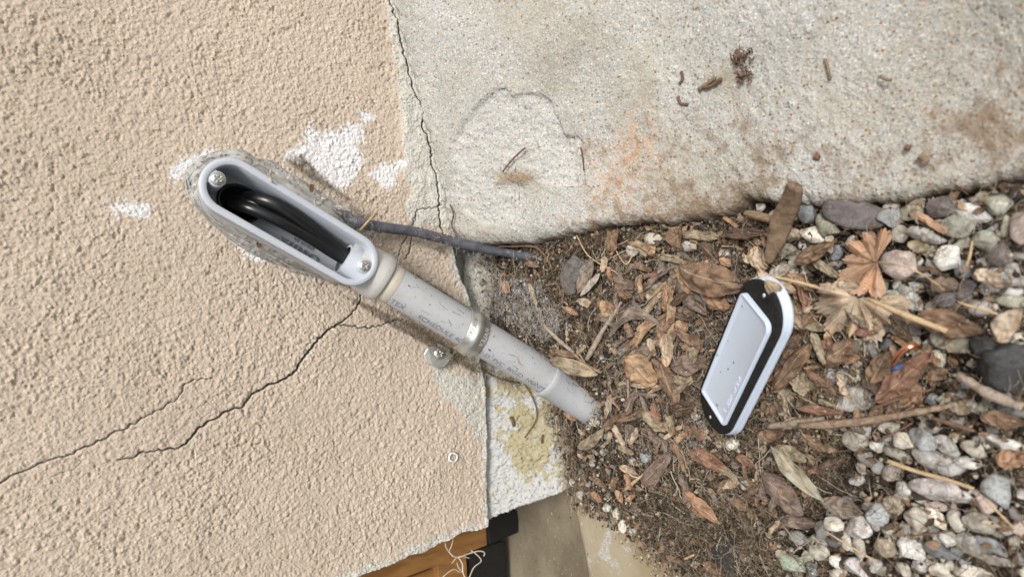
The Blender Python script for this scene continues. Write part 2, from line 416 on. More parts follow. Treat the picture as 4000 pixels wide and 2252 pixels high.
# lower left and jamb: paint thins out to bare cement
jamb = wallpts([(1300, 2285), (1390, 2250), (1500, 2215), (1600, 2165), (1660, 2150), (1740, 2110), (1800, 2082), (1850, 2070), (1905, 2055)])
bott = wallpts([(1768, 965), (1800, 1090), (1820, 1120), (1838, 1180), (1842, 1230), (1850, 1320), (1876, 1400), (1893, 1480), (1900, 1600), (1904, 1750), (1905, 1900), (1907, 2060), (1910, 2300)])
dj = poly_sd(X, Z, jamb, False); db = poly_sd(X, Z, bott, False)
cem = np.maximum(cem, np.clip(.85 - dj / .018 + .35 * fbm(X * 60, Z * 60, 3, 80), 0, 1))
cem = np.maximum(cem, np.clip(.95 - db / .011 + .25 * fbm(X * 70, Z * 70, 3, 81), 0, 1))
p1 = wallpts([(1690, 1430), (1760, 1450), (1870, 1480), (1890, 1700), (1860, 1720), (1800, 1600), (1730, 1560)])
cem = np.maximum(cem, np.clip(.52 - poly_sd(X, Z, p1) / .02, 0, .62))
# white patches
wh = np.zeros_like(X)
for P, k in (([(420, 805), (470, 790), (585, 800), (580, 850), (560, 870), (520, 840), (440, 840)], .006),
             ([(1205, 470), (1240, 520), (1330, 490), (1420, 480), (1420, 540), (1400, 570), (1430, 640), (1390, 700), (1330, 750), (1240, 700), (1180, 650), (1110, 630), (1130, 590), (1190, 560)], .009),
             ([(1400, 430), (1470, 450), (1460, 475), (1410, 480)], .004),
             ([(1430, 690), (1480, 640), (1580, 620), (1610, 640), (1540, 680), (1550, 720), (1500, 745), (1460, 700)], .006),
             ([(650, 680), (720, 620), (830, 580), (860, 590), (760, 640), (700, 700), (680, 740)], .006),
             ([(980, 1010), (1030, 985), (1090, 1010), (1040, 1025)], .004), ([(900, 940), (960, 960), (1010, 1000), (960, 1000)], .006), ([(1190, 1040), (1260, 1070), (1230, 1095), (1200, 1080)], .004)):
    wh = np.maximum(wh, np.clip(.50 - poly_sd(X, Z, wallpts(P)) / (k * 1.8), 0, 1))
wh = np.maximum(wh, np.clip(1.0 - dj / .0016, 0, 1) * sstep(.0, .3, fbm(X * 50, Z * 50, 2, 85)))
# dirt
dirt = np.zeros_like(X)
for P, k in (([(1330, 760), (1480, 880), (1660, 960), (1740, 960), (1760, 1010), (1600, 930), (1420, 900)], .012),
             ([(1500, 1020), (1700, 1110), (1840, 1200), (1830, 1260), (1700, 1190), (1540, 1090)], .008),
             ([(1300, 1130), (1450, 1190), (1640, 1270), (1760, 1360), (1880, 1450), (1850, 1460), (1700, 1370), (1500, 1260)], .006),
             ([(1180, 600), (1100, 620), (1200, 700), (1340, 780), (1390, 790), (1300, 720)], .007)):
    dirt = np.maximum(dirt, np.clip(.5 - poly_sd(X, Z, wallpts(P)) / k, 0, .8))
# cracks
crk = np.zeros_like(X); rel2 = rel.copy()
def crack(P, wpx, depth, seed, y=0.0):
    """P in photo pixels; roughened by a small random walk"""
    global crk, rel2
    q = np.array(wallpts(P, y)); out = [q[0]]; rs = np.random.RandomState(seed)
    for a, b in zip(q[:-1], q[1:]):
        n = max(2, int(np.hypot(*(b - a)) / .0019)); e = b - a; nn = np.array([-e[1], e[0]]) / (np.hypot(*e) + 1e-9)
        for i in range(1, n + 1): out.append(a + e * i / n + nn * rs.uniform(-.0010, .0010) * (i < n))
    xa, xb = min(p[0] for p in out) - .004, max(p[0] for p in out) + .004; za, zb = min(p[1] for p in out) - .004, max(p[1] for p in out) + .004
    mi = (xs > xa) & (xs < xb); mj = (zs > za) & (zs < zb); I = np.ix_(mi, mj)
    xx, zz = X[I], Z[I]; best = np.full(xx.shape, -1.0); m = len(out)
    W = np.interp(np.linspace(0, 1, m), np.linspace(0, 1, len(wpx)), wpx) * .00017 * .20 * (1 + rs.uniform(-.3, .3, m))
    for i in range(m - 1):
        d = poly_sd(xx, zz, [out[i], out[i + 1]], False)
        best = np.maximum(best, 1 - np.clip((d - W[i]) / .00062, 0, 1))
    crk[I] = np.maximum(crk[I], best); rel2[I] -= depth * best
crack([(0, 1886), (60, 1850), (150, 1810), (215, 1790), (270, 1775), (330, 1745), (400, 1718), (470, 1680), (540, 1645), (620, 1600), (680, 1570), (700, 1545), (720, 1500), (760, 1480), (830, 1475)], [6, 5, 3, 6, 4, 3, 2, 1, 1], .0020, 1)
crack([(300, 1790), (318, 1802), (290, 1832), (200, 1860)], [1, 1, 1], .0006, 2)
crack([(460, 1795), (520, 1790), (560, 1765), (620, 1755), (700, 1750), (735, 1720), (780, 1670), (830, 1640), (900, 1605), (950, 1590), (985, 1540), (1040, 1510), (1110, 1480), (1160, 1445), (1190, 1395), (1230, 1340), (1290, 1285), (1320, 1265), (1350, 1245), (1390, 1210), (1410, 1170), (1415, 1140)], [3, 4, 8, 10, 9, 9, 14, 13, 14, 9, 5, 4], .0034, 3)
crack([(1310, 1270), (1380, 1275), (1450, 1280), (1510, 1262), (1580, 1247)], [7, 6, 4, 5], .0024, 4)
crack([(1555, 1000), (1630, 820), (1700, 810), (1720, 800)], [2, 5, 6], .0018, 7)
crack([(1620, 830), (1615, 880), (1600, 990), (1580, 1010)], [4, 5, 5], .0018, 8)
SLABCR = [(1543, -120), (1546, 0), (1575, 80), (1585, 150), (1600, 210), (1618, 270), (1640, 345), (1668, 400), (1678, 440), (1670, 475), (1690, 530), (1705, 580), (1708, 640), (1725, 680), (1732, 740), (1735, 800), (1745, 870), (1768, 930)]
crack([(p[0] - 7, p[1]) for p in SLABCR], [9, 8, 12, 9, 14, 12, 9, 12, 8], .0045, 9, -.008)
# bottom edge: everything below it steps back (rough broken edge)
edge_poly = np.array(wallpts([(1700, 1000)]) * 0 + bott + wallpts([(2600, 2300), (2600, 960)]))
below = poly_sd(X, Z, edge_poly) + .0012 * fbm(X * 160, Z * 160, 3, 91)
step = sstep(.0008, -.0008, below)
left_cut = poly_sd(X, Z, np.array(jamb + wallpts([(1905, 2500), (1300, 2800), (0, 3000), (0, 2700)])))
rel2 = rel2 * .8 * (1 - .4 * cem) + .0016 * fbm(X * 110, Z * 110, 4, 95) * cem + .0012 * cem
Y = -rel2 + step * .024
Y = Y - .010 * np.exp(-np.clip(dc + .055, 0, 1) * 60) * (dc < 0)      # fillet swelling towards the slab
# the jamb: trim the left columns to the broken corner line and fold them back
jl = np.array(sorted(jamb, key=lambda p: p[1])); xj = np.interp(zs, jl[:, 1], jl[:, 0]); xj = np.where(zs > jl[-1, 1], jl[-1, 0] - (zs - jl[-1, 1]) * .05, xj)
xj = xj + .0012 * fbm(zs * 120, zs * 0, 3, 99)
Xd = X.copy()
for j in range(len(zs)):
    m = X[:, j] < xj[j]
    over = xj[j] - X[m, j]
    Xd[m, j] = xj[j] + .0006 * np.sin(over * 900); Y[m, j] += np.minimum(over * 4 + .001, .10)
V = np.stack([Xd, Y, Z], -1).reshape(-1, 3)
me = mesh_np('stucco_coat', V, grid_faces(len(xs), len(zs)))
attr(me, 'mask', np.stack([np.maximum(cem, step), wh, dirt, np.clip(crk, 0, 1)], -1).reshape(-1, 4))
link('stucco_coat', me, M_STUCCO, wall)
BACK = MB(); BACK.box(-.19, .8, .036, .12, -.30, .95)
BACK.build('wall_core', mat_plain('wall_core_block', (.35, .33, .30), .9), wall, False)

# foundation haunch with peeling paint
fx = np.arange(-.205, .03, .0009); ft = np.arange(0, .095, .0009)
FX, FT = np.meshgrid(fx, ft, indexing='ij')
FZ = .012 - FT; FY = .0125 - .62 * (.004 - FZ)
fo = .0030 * fbm(FX * 45, FT * 45, 4, 110) + .0016 * fbm(FX * 190, FT * 190, 3, 120) + .0014 * bumps(FX / .0030, FT / .0030, 130, .6) + .0008 * bumps(FX / .0018, FT / .0018, 133, .5)
FY = FY - fo
xl = -.1975 + (.004 - FZ) * .42 + .0010 * fbm(FZ * 150, FZ * 0, 3, 7)
over = xl - FX; mm = over > 0
FXd = np.where(mm, xl, FX); FY = np.where(mm, FY + np.minimum(over * 6, .09), FY)
dy_ = poly_sd(FX, FZ, [(-.15, -.02), (-.10, -.012), (-.095, -.05), (-.13, -.055), (-.165, -.05)])
ym = np.clip(.5 - dy_ / .02, 0, 1); ym = np.maximum(ym, sstep(-.045, -.062, FZ) * .9); ym = np.maximum(ym, sstep(-.115, -.08, FX) * .7)
gm = np.maximum(sstep(-.03, -.075, FZ) * .6, sstep(-.09, -.06, FX) * .8)
me = mesh_np('painted_foundation', np.stack([FXd, FY, FZ], -1).reshape(-1, 3), grid_faces(len(fx), len(ft)))
attr(me, 'mask', np.stack([ym, gm, 0 * ym, 0 * ym], -1).reshape(-1, 4))
fo_ = link('painted_foundation', me, M_FOUND, wall); fo_['label'] = 'white and ochre peeling paint on the footing under the stucco edge'

# ------------------------------------------------------------------ concrete slab beside the wall
edge_px = [(1772, 935), (1800, 945), (1880, 953), (1960, 958), (2040, 955), (2100, 948), (2200, 930), (2300, 907), (2400, 888), (2500, 875), (2640, 868), (2760, 858), (2830, 846), (2890, 830), (2940, 790), (3040, 790), (3150, 795), (3300, 808), (3430, 800), (3560, 790), (3680, 757), (3800, 735), (3900, 725), (4000, 700)]
edge_w = []
for i, p in enumerate(edge_px):
    q = at_g(p, .010 * max(0, 1 - i / 8) + .002); edge_w.append((q[1], q[0]))
edge_w = np.array([(0.03, edge_w[0][1] + .004)] + edge_w + [(-.45, edge_w[-1][1] + .004), (-1.6, edge_w[-1][1] + .01)]); edge_w = edge_w[np.argsort(edge_w[:, 0])]
ys = -spaced(-.012, -.012, .36, 1.5, .00085, .03)[::-1]
ds = np.concatenate([np.linspace(-.012, 0, 12)[:-1], np.arange(0, .19, .00085), spaced(0, 0, .001, .8, .001, .03)[2:] + .19])
xe = np.interp(ys, edge_w[:, 0], edge_w[:, 1]) + .0022 * fbm(ys * 70, ys * 0, 5, 140) + .0012 * fbm(ys * 420, ys * 0, 3, 141)
D, YY = np.meshgrid(ds, ys, indexing='ij'); XX = xe[None, :] + np.maximum(D, -0.0) - np.where(D < 0, .0, 0)
def slab_top(x, y):
    k = sstep(0.0, -0.20, y)
    return -.004 * (1 - k) - (.056 + .03 * np.clip(-.2 - y, 0, 5)) * k + .038 - .022 * sstep(0, -.10, y) - .006 * sstep(-.10, -.3, y) + .29 * (x - .044) * (1 - .35 * np.clip(-y / .36, 0, 1))
ZT = slab_top(XX, YY)
rr = .012 - .005 * sstep(-.04, -.12, YY)
q = np.clip(D / rr, 0, 1)
ZT = ZT - rr * 1.1 * (1 - np.sqrt(1 - (1 - q) ** 2))
ZT = np.where(D < 0, ZT + D * 4.5, ZT); XX = np.where(D < 0, XX - D * .55 * (YY > -.14), XX)
ero_px = [(1760, 560), (1840, 430), (1940, 350), (1975, 345), (1990, 375), (2060, 365), (2110, 370), (2150, 400), (2160, 440), (2180, 480), (2200, 535), (2250, 530), (2270, 560), (2272, 620), (2285, 700), (2270, 728), (2210, 728), (2120, 712), (2060, 690), (2020, 700), (2040, 740), (2045, 790), (2025, 850), (1900, 880), (1800, 820), (1765, 700)]
def on_slab(p):
    d = ray(p); z = 0.04
    for _ in range(40):
        t = (z - CAM[2]) / d[2]; qq = CAM + t * d; z = .5 * z + .5 * float(slab_top(qq[0], min(qq[1], 0.0)))
    return qq
def slabpts(P): return [(lambda q: (q[0], q[1]))(on_slab(p)) for p in P]
ero = poly_sd(XX, YY, slabpts(ero_px)); em = sstep(.0010, -.0010, ero + .0008 * fbm(XX * 200, YY * 200, 3, 150))
rough_n = .0016 * fbm(XX * 130, YY * 130, 4, 160) + .0010 * bumps(XX / .0028, YY / .0028, 170, .6)
ZT = ZT + .0022 * fbm(XX * 18, YY * 18, 4, 180) + .00045 * fbm(XX * 300, YY * 300, 3, 190) + em * (rough_n - .0032) + .0006 * bumps(XX / .0035, YY / .0035, 200, .3) + .0006 * fbm(XX * 90, YY * 90, 3, 205)
ZT = ZT - .010 * np.exp(-((XX - .10) ** 2 / .0016 + (YY + .315) ** 2 / .0009))        # hollow far right
for P, k in (([(2060, 600), (2080, 560), (2090, 620), (2110, 680)], .0015), ([(2030, 735), (2045, 780), (2040, 830), (2025, 860)], .0018), ([(2005, 0), (2012, 45)], .0015)):
    qd = poly_sd(XX, YY, slabpts(P), False); ZT = ZT - k * np.clip(1 - qd / .0011, 0, 1)
cr2 = np.zeros_like(XX)
for P in ([(2030, 735), (2045, 780), (2040, 830), (2025, 860)], [(2005, 0), (2012, 45)], [(2060, 700), (2160, 728), (2270, 730), (2285, 700), (2272, 620), (2270, 560), (2250, 532), (2200, 537), (2180, 480), (2160, 440), (2150, 400), (2110, 370)], [(1940, 350), (1975, 345), (1990, 375)], [(2015, 780), (2000, 640), (1990, 610)]):
    cr2 = np.maximum(cr2, np.clip(1 - poly_sd(XX, YY, slabpts(P), False) / .0010, 0, 1) * (fbm(XX * 400, YY * 400, 2, 210) * .6 + .75))
om = np.clip(.5 - poly_sd(XX, YY, slabpts([(2390, 545), (2500, 480), (2560, 520), (2560, 600), (2520, 680), (2430, 790), (2310, 820), (2290, 740), (2350, 620)])) / .060, 0, 1)
for p in ((2190, 848), (2260, 850), (2240, 765), (2540, 820), (2460, 808), (2568, 795), (3030, 515)):
    o_ = slabpts([p])[0]; om = np.maximum(om, 1.05 * np.exp(-((XX - o_[0]) ** 2 + (YY - o_[1]) ** 2) / .0000045))
dm = np.clip(.58 - poly_sd(XX, YY, slabpts([(2400, 870), (2560, 790), (2700, 720), (2850, 700), (3000, 640), (3060, 700), (3000, 780), (2860, 850), (2600, 880)])) / .045, 0, .72)
dm = np.maximum(dm, .62 * sstep(.016, .0, D) * sstep(-.05, -.11, YY))
dm = np.maximum(dm, np.clip(.55 - poly_sd(XX, YY, slabpts([(3720, 420), (3850, 330), (4000, 340), (4000, 620), (3850, 640), (3700, 600)])) / .06, 0, 1))  # deeper brown tone over the far right hollow
dm = np.maximum(dm, np.clip(.36 - poly_sd(XX, YY, slabpts([(2250, 560), (2700, 440), (3300, 520), (3900, 560), (3800, 720), (3000, 760), (2500, 840), (2300, 880)])) / .05, 0, .42))
dm = np.where(D < .001, np.maximum(dm, .85), dm)
zl_ = .034 + .29 * (xs - .044); ji = np.clip(np.searchsorted(zs, zl_), 1, len(zs) - 1)
ywall = np.minimum.reduce([Y[np.arange(len(xs)), np.clip(ji + k_, 0, len(zs) - 1)] for k_ in (0, 2, 4, 6)])
gapw = .0016 + .0012 * fbm(XX * 90, XX * 0, 4, 215)
gapm = sstep(-.0002, .0006, YY - (np.interp(XX, xs, ywall) - gapw)) * (XX > .03)
ZT = ZT - gapm * .012 - .0012 * sstep(.006, 0, (np.interp(XX, xs, ywall) - gapw) - YY) * fbm(XX * 200, YY * 200, 3, 216) * 2
cr2 = np.maximum(cr2, gapm)
me = mesh_np('concrete_slab', np.stack([XX, np.minimum(YY, .02), ZT], -1).reshape(-1, 3), grid_faces(len(ds), len(ys))[:, ::-1])
attr(me, 'mask', np.stack([om, dm, em, np.clip(cr2, 0, 1)], -1).reshape(-1, 4))
slab = link('concrete_slab', me, M_CONC)
tag(slab, 'weathered grey concrete slab with an eroded patch and orange stains beside the gravel', 'concrete slab')
# ragged dark joint between wall and slab: the wall-side cement lip stands a little proud
jq = [at_y(p, -.010) for p in SLABCR]

# ------------------------------------------------------------------ ground
gx = spaced(-1.2, -.27, .07, .25, .0011, .05); gy = -spaced(-.03, -.03, .37, 1.6, .0011, .05)[::-1]
GX, GY = np.meshgrid(gx, gy, indexing='ij')
def ground_n(x, y): return .0035 * fbm(x * 45, y * 45, 4, 220) + .0014 * fbm(x * 210, y * 210, 3, 230)
GZ = ground0(GX, GY) + ground_n(GX, GY) - .002
def ledge_cut(x, y): return sstep(-.004, .004, poly_sd(x, y, LEDGE))
LEDGE = [tuple(at_g(p, .004)[:2]) for p in [(2215, 1955), (2245, 1975), (2330, 1998), (2400, 2025), (2470, 2090), (2530, 2165), (2600, 2215), (2680, 2275)]] + [(-.6, -.17), (-.6, .2), (-.15, .2)]
inl = poly_sd(GX, GY, LEDGE) + .004 * fbm(GX * 70, GY * 70, 3, 219); GZ = np.where(inl < .004, np.minimum(GZ, -.080), GZ)
ybl = at_z((2238, 1985), -.066), at_z((2292, 2252), -.066)
yline = ybl[0][1] + (ybl[1][1] - ybl[0][1]) / (ybl[1][0] - ybl[0][0]) * (GX - ybl[0][0])
GZ = np.where((inl < .004) & (GY > yline - .012), -.20, GZ)
GZ = GZ - .006 * sstep(-.055, -.085, GX) * sstep(-.08, -.03, GY)
GRW = sstep(-.150, -.215, GY + .25 * np.clip(GX + .06, -1, .06)); GZ = GZ - .007 * GRW
me = mesh_np('ground', np.stack([GX, GY, GZ], -1).reshape(-1, 3), grid_faces(len(gx), len(gy)))
tag(link('ground', me, M_SOIL), kind='structure')

# window well: curb, sunken floor, added black recess box, timber
mk = mat_concrete; M_WELL = None
def mat_well():
    s = NT('well_concrete', .9, .15)
    c = s.mix(s.ramp(s.noise(18, 5, .6), .35, .65), (.27, .215, .135), (.33, .285, .20))
    c = s.mix(s.ramp(s.noise(40, 6, .75, .8, 2.2), .52, .60), c, cement_nodes(s, (.42, .41, .37)))
    c = s.mix(s.ramp(s.noise(130, 4, .6, off=5.), .70, .74), c, (.05, .045, .04))
    return s.out(c, s.bump(s.noise(300, 5, .7), .001, .7))
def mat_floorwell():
    s = NT('well_floor_concrete', .75, .25)  # darker mottled concrete for the sunken floor
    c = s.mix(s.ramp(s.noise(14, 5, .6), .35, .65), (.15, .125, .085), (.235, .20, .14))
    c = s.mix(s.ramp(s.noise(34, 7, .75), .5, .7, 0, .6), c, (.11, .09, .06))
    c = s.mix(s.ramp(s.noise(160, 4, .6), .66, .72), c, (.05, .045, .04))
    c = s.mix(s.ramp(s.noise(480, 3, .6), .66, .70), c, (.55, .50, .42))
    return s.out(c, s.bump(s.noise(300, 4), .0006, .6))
M_WELL = mat_well()
ax = np.arange(-.42, -.13, .0016); bt = np.linspace(0, 1, 90)
cp0 = at_z((2238, 1985), -.066); cp1 = at_z((2292, 2252), -.066)
sl = (cp1[1] - cp0[1]) / (cp1[0] - cp0[0])
AXX, BT = np.meshgrid(ax, bt, indexing='ij')
yb = cp0[1] + sl * (AXX - cp0[0]) + .0012 * fbm(AXX * 90, AXX * 0, 3, 300)
down = np.clip((.25 - BT) / .25, 0, 1); fr = np.clip((BT - .25) / .75, 0, 1)
LY = yb - fr * .16 + down * .006; LZ = -.066 - down ** 1.0 * .055 - .003 * (1 - np.clip(fr / .04, 0, 1)) ** 2 + .0010 * fbm(AXX * 60, LY * 60 + BT * 9, 4, 310) - .004 * fr
me = mesh_np('curb', np.stack([AXX, LY, LZ], -1).reshape(-1, 3), grid_faces(len(ax), len(bt)))
curb = link('concrete_curb', me, M_WELL)
tag(curb, 'low ochre and grey concrete curb edge between the window well and the leaf litter', 'curb')
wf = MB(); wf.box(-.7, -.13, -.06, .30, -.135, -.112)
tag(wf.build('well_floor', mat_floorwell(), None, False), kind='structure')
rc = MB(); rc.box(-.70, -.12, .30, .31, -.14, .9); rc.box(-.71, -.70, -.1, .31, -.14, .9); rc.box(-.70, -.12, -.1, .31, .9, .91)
tag(rc.build('added_recess_box', mat_plain('painted_recess_dark', (.012, .011, .010), .9), None, False), kind='structure')  # added box hiding the sky, its black standing in for the dark inside
# timber panel frame standing in the opening (vertical plane at y = .12)
TY = .12
tf = empty('timber_frame', tuple(at_y((1890, 2100), TY)))
tag(tf, 'varnished brown wooden panel frame seen in the opening past the wall corner', 'wooden frame')
M_TIM = mat_wood('varnished_timber', (.27, .135, .045), (.18, .085, .028), (14, 14, 3), .4)
def wpoly(P, y, th, name, mat, par):
    q = [at_y(p, y) for p in P]; b = MB(); n = len(q)
    V = [(p[0], y, p[2]) for p in q] + [(p[0], y + th, p[2]) for p in q]
    b.add(V, [tuple(range(n)), tuple(range(n, 2 * n))[::-1]] + [(i, n + i, n + (i + 1) % n, (i + 1) % n) for i in range(n)])
    o = b.build(name, mat, par, False); bv = o.modifiers.new('bevel', 'BEVEL'); bv.width = .0012; bv.segments = 2
    if par is not None: o.matrix_parent_inverse = Matrix.Translation(-par.location)
    return o
wpoly([(1896, 1960), (1904, 2128), (1822, 2160), (1842, 2500), (1727, 2500), (1708, 2207), (1585, 2254), (-1000, 3250), (-1000, 1500), (1500, 1940)], TY, .03, 'rail', M_TIM, tf)
wpoly([(1712, 2212), (1730, 2500), (-1000, 3700), (-1000, 3256), (1580, 2262)], TY + .012, .02, 'panel', M_TIM, tf)
wpoly([(1826, 2162), (1912, 2129), (1965, 2112), (1975, 2180), (1998, 2500), (1846, 2500)], TY + .004, .02, 'painted_shade_sheet', mat_plain('painted_shade_black', (.012, .011, .010), .8), tf)  # added black sheet standing in for the shade under the timber
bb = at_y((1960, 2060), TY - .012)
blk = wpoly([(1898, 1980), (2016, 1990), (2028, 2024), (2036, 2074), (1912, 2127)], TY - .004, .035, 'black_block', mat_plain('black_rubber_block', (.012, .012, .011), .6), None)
tag(blk, 'black rectangular block under the brown wooden frame at the wall corner', 'block')
recentre(blk)

# ------------------------------------------------------------------ conduit body
s1 = at_y((850, 698), -.048); s2 = at_y((1425, 1038), -.048)
bc = (s1 + s2) / 2; BL = s2 - s1; SH = np.linalg.norm(BL) / 2; BL = BL / np.linalg.norm(BL)
BN = np.array([0, -1.0, 0]); BS = np.cross(BN, BL)
conduit = empty('conduit_fitting', tuple(bc))
tag(conduit, 'open pale grey plastic conduit body on the stucco wall with its cover off', 'conduit body')
def loc_place(o, par):
    o.parent = par; o.matrix_parent_inverse = Matrix.Translation(-par.location); return o
def bp(a, b, n): return bc + BL * a + BS * b + BN * n
def stadium(hl, r, n=20):
    P = []
    for i in range(n + 1): t = -math.pi / 2 + math.pi * i / n; P.append((hl - r + r * math.cos(t), r * math.sin(t)))
    for i in range(n + 1): t = math.pi / 2 + math.pi * i / n; P.append((-(hl - r) + r * math.cos(t), r * math.sin(t)))
    return P
HL, HR = .0572, .0168
b = MB(); L = []
def ring(hl, r, n): return [bp(x, y, n) for x, y in stadium(hl, r)]
L.append(ring(HL - .005, HR - .003, -.040)); L.append(ring(HL - .0025, HR - .0017, -.022)); L.append(ring(HL - .0014, HR - .0010, -.004))
L.append(ring(HL - .0004, HR - .0002, -.0035)); L.append(ring(HL, HR, -.0024)); L.append(ring(HL, HR, -.0006)); L.append(ring(HL - .0006, HR - .0006, 0))
L.append(ring(HL - .0036, HR - .0036, 0)); L.append(ring(HL - .0041, HR - .0041, -.0006)); L.append(ring(HL - .0046, HR - .0046, -.012)); L.append(ring(HL - .0056, HR - .0056, -.027))
L.append(ring(HL - .0065, HR - .0065, -.0298))
b.loft(L, False, True)
SHELL = loc_place(b.build('body_shell', M_BODY), conduit)
# screw bosses
for sgn in (-1, 1):
    b = MB(); cx = sgn * SH
    lp = []
    for n_, r_ in ((-.028, .0046), (-.0012, .0046), (-.0005, .0043), (-.0004, .0030)):
        lp.append([bp(cx + r_ * math.cos(t), r_ * math.sin(t), n_) for t in np.linspace(0, 2 * math.pi, 28, False)])
    b.loft(lp, False, True)
    e = sgn * (HL - .003)
    x0, x1 = sorted((cx, e)); b.box(x0, x1, -.0040, .0040, -.028, -.0007, bp)
    loc_place(b.build('screw_boss', M_BODY), conduit)
# socket ramp at the lower end, with the conduit mouth
b = MB(); lp = []
for x_, r_, n_ in ((.0385, .0108, -.0165), (.040, .0112, -.0165), (.046, .0122, -.0160), (.053, .0126, -.0160)):
    lp.append([bp(x_, r_ * math.cos(t), max(n_ + r_ * math.sin(t) * 1.02, -.029)) for t in np.linspace(0, 2 * math.pi, 32, False)])
b.loft(lp, False, False); b.loft([[bp(.0385, r_ * math.cos(t), max(-.0165 + r_ * math.sin(t) * 1.02, -.029)) for t in np.linspace(0, 2 * math.pi, 32, False)] for r_ in (.0092, .0108)], False, False)
loc_place(b.build('socket', M_BODY), conduit)
# dark hole of the back outlet, at the top end
b = MB(); b.loft([[bp(-.030 + r_ * 1.25 * math.cos(t), r_ * math.sin(t), n_) for t in np.linspace(0, 2 * math.pi, 32, False)] for r_, n_ in ((.0112, -.0285), (.0108, -.0275), (.0095, -.0275), (.0093, -.0295))], False, True)
loc_place(b.build('back_outlet', M_BLACK), conduit)
# hub round the pipe
PA = at_y((1478, 1078), -.031); PB = at_y((2135, 1470), -.053); PD = (PB - PA) / np.linalg.norm(PB - PA)
b = MB()
hubr = [(-.018, .0150), (-.006, .0166), (.000, .0168), (.0042, .0166), (.0050, .0158), (.0050, .0136)]
def ringx(o, d, r, n=40):
    a = np.cross(d, [0, -1, 0]); a /= np.linalg.norm(a); c = np.cross(a, d)
    return [o + r * (math.cos(t) * a + math.sin(t) * c) for t in np.linspace(0, 2 * math.pi, n, False)]
HO = PA
b.loft([ringx(HO + PD * x_, PD, r_) for x_, r_ in hubr], False, False)
loc_place(b.build('hub', M_HUB), conduit)
def screw_head(name, c, r, nrm, up, par, rot=0.5):
    nrm = nrm / np.linalg.norm(nrm); up = up - nrm * (up @ nrm); up /= np.linalg.norm(up); sd = np.cross(nrm, up)
    n = 33; g = np.linspace(-1, 1, n); A, B = np.meshgrid(g, g, indexing='ij')
    k = np.maximum(np.abs(A), np.abs(B)) / (np.hypot(A, B) + 1e-9); A2, B2 = A * k, B * k
    ca, sa = math.cos(rot), math.sin(rot); U = A2 * ca + B2 * sa; W = -A2 * sa + B2 * ca
    rad = np.hypot(A2, B2); h = .42 * np.sqrt(np.clip(1 - rad ** 2 * .97, 0, 1))
    arm = (((np.abs(U) < .12) & (np.abs(W) < .55)) | ((np.abs(W) < .12) & (np.abs(U) < .55)))
    h = np.where(arm, h - .30, h)
    P = c + r * (A2[..., None] * up + B2[..., None] * sd + h[..., None] * nrm)
    me = mesh_np(name, P.reshape(-1, 3), grid_faces(n, n)[:, ::-1]); o = link(name, me, M_SCREW, None, True)
    return loc_place(o, par)
for sgn in (-1, 1): screw_head('screw', bp(sgn * SH, 0, -.0004), .0037, BN, BL, conduit, .6 * sgn + .35)
# moulded writing on the floor of the body
def text_mesh(txt, size, extrude=.0002):
    cu = bpy.data.curves.new('txt', 'FONT'); cu.body = txt; cu.size = size; cu.extrude = extrude; cu.resolution_u = 3
    cu.align_x = 'LEFT'; o = bpy.data.objects.new('txt', cu); COL.objects.link(o)
    dg = bpy.context.evaluated_depsgraph_get(); me = bpy.data.meshes.new_from_object(o.evaluated_get(dg))
    bpy.data.objects.remove(o); return me
def put_text(txt, size, org, dx, dy, dn, name, mat, par, extrude=.0002, wrap=None, bold=0):
    me = text_mesh(txt, size, extrude)
    for v in me.vertices:
        x, y, z = v.co
        v.co = Vector(wrap(x, y, z)) if wrap else Vector(org + dx * x + dy * y + dn * z)
    me.materials.clear(); o = link(name, me, mat, None, False)
    if par.type == 'MESH': o.parent = par; return o
    return loc_place(o, par)
# letters read from the lower end towards the upper one
put_text('CANTEX', .0072, bp(.028, -.0048, -.0288), -BL, -BS, BN, 'lettering', M_EMB, SHELL, .0004)
put_text('(21) LB 3/4', .0032, bp(.022, -.0008, -.0292), -BL, -BS, BN, 'lettering', M_EMB, SHELL, .0002)

# ------------------------------------------------------------------ sealant smear round the body
def mat_seal():
    s = NT('weathered_sealant', .55, .3)
    n = s.noise(30, 5, .6, 4.0)
    c = s.mix(s.ramp(n, .35, .65), (.25, .245, .225), (.41, .405, .38))
    c = s.mix(s.ramp(s.noise(70, 4, .6, 5.0, 1.1), .55, .62), c, (.13, .13, .12))
    c = s.mix(s.ramp(s.noise(90, 5, .7, 1.0, 6.), .60, .70), c, (.66, .65, .62))
    return s.out(c, s.bump(n, .0014, .5))
out_px = [(712, 690), (740, 640), (790, 600), (860, 580), (920, 570), (975, 585), (1010, 610), (1070, 620), (1120, 650), (1200, 700), (1290, 760), (1350, 830), (1400, 880), (1440, 930), (1440, 990), (1430, 1060), (1380, 1120), (1310, 1110), (1230, 1075), (1190, 1055), (1130, 1060), (1080, 1025), (1010, 1010), (960, 980), (900, 940), (850, 900), (800, 850), (755, 800), (725, 750)]
NO = 160
oa = np.array(wallpts(out_px, -.002)); oa = np.vstack([oa, oa[:1]]); sl_ = np.r_[0, np.cumsum(np.hypot(*(oa[1:] - oa[:-1]).T))]
ou = np.stack([np.interp(np.linspace(0, sl_[-1], NO, False), sl_, oa[:, k]) for k in (0, 1)], -1)
inr = np.array([(bp(x, y, 0)[0], bp(x, y, 0)[2]) for x, y in stadium(HL - .004, HR - .0030, 60)])
bc2 = np.array([bc[0], bc[2]])
Vs = []; nr = 26
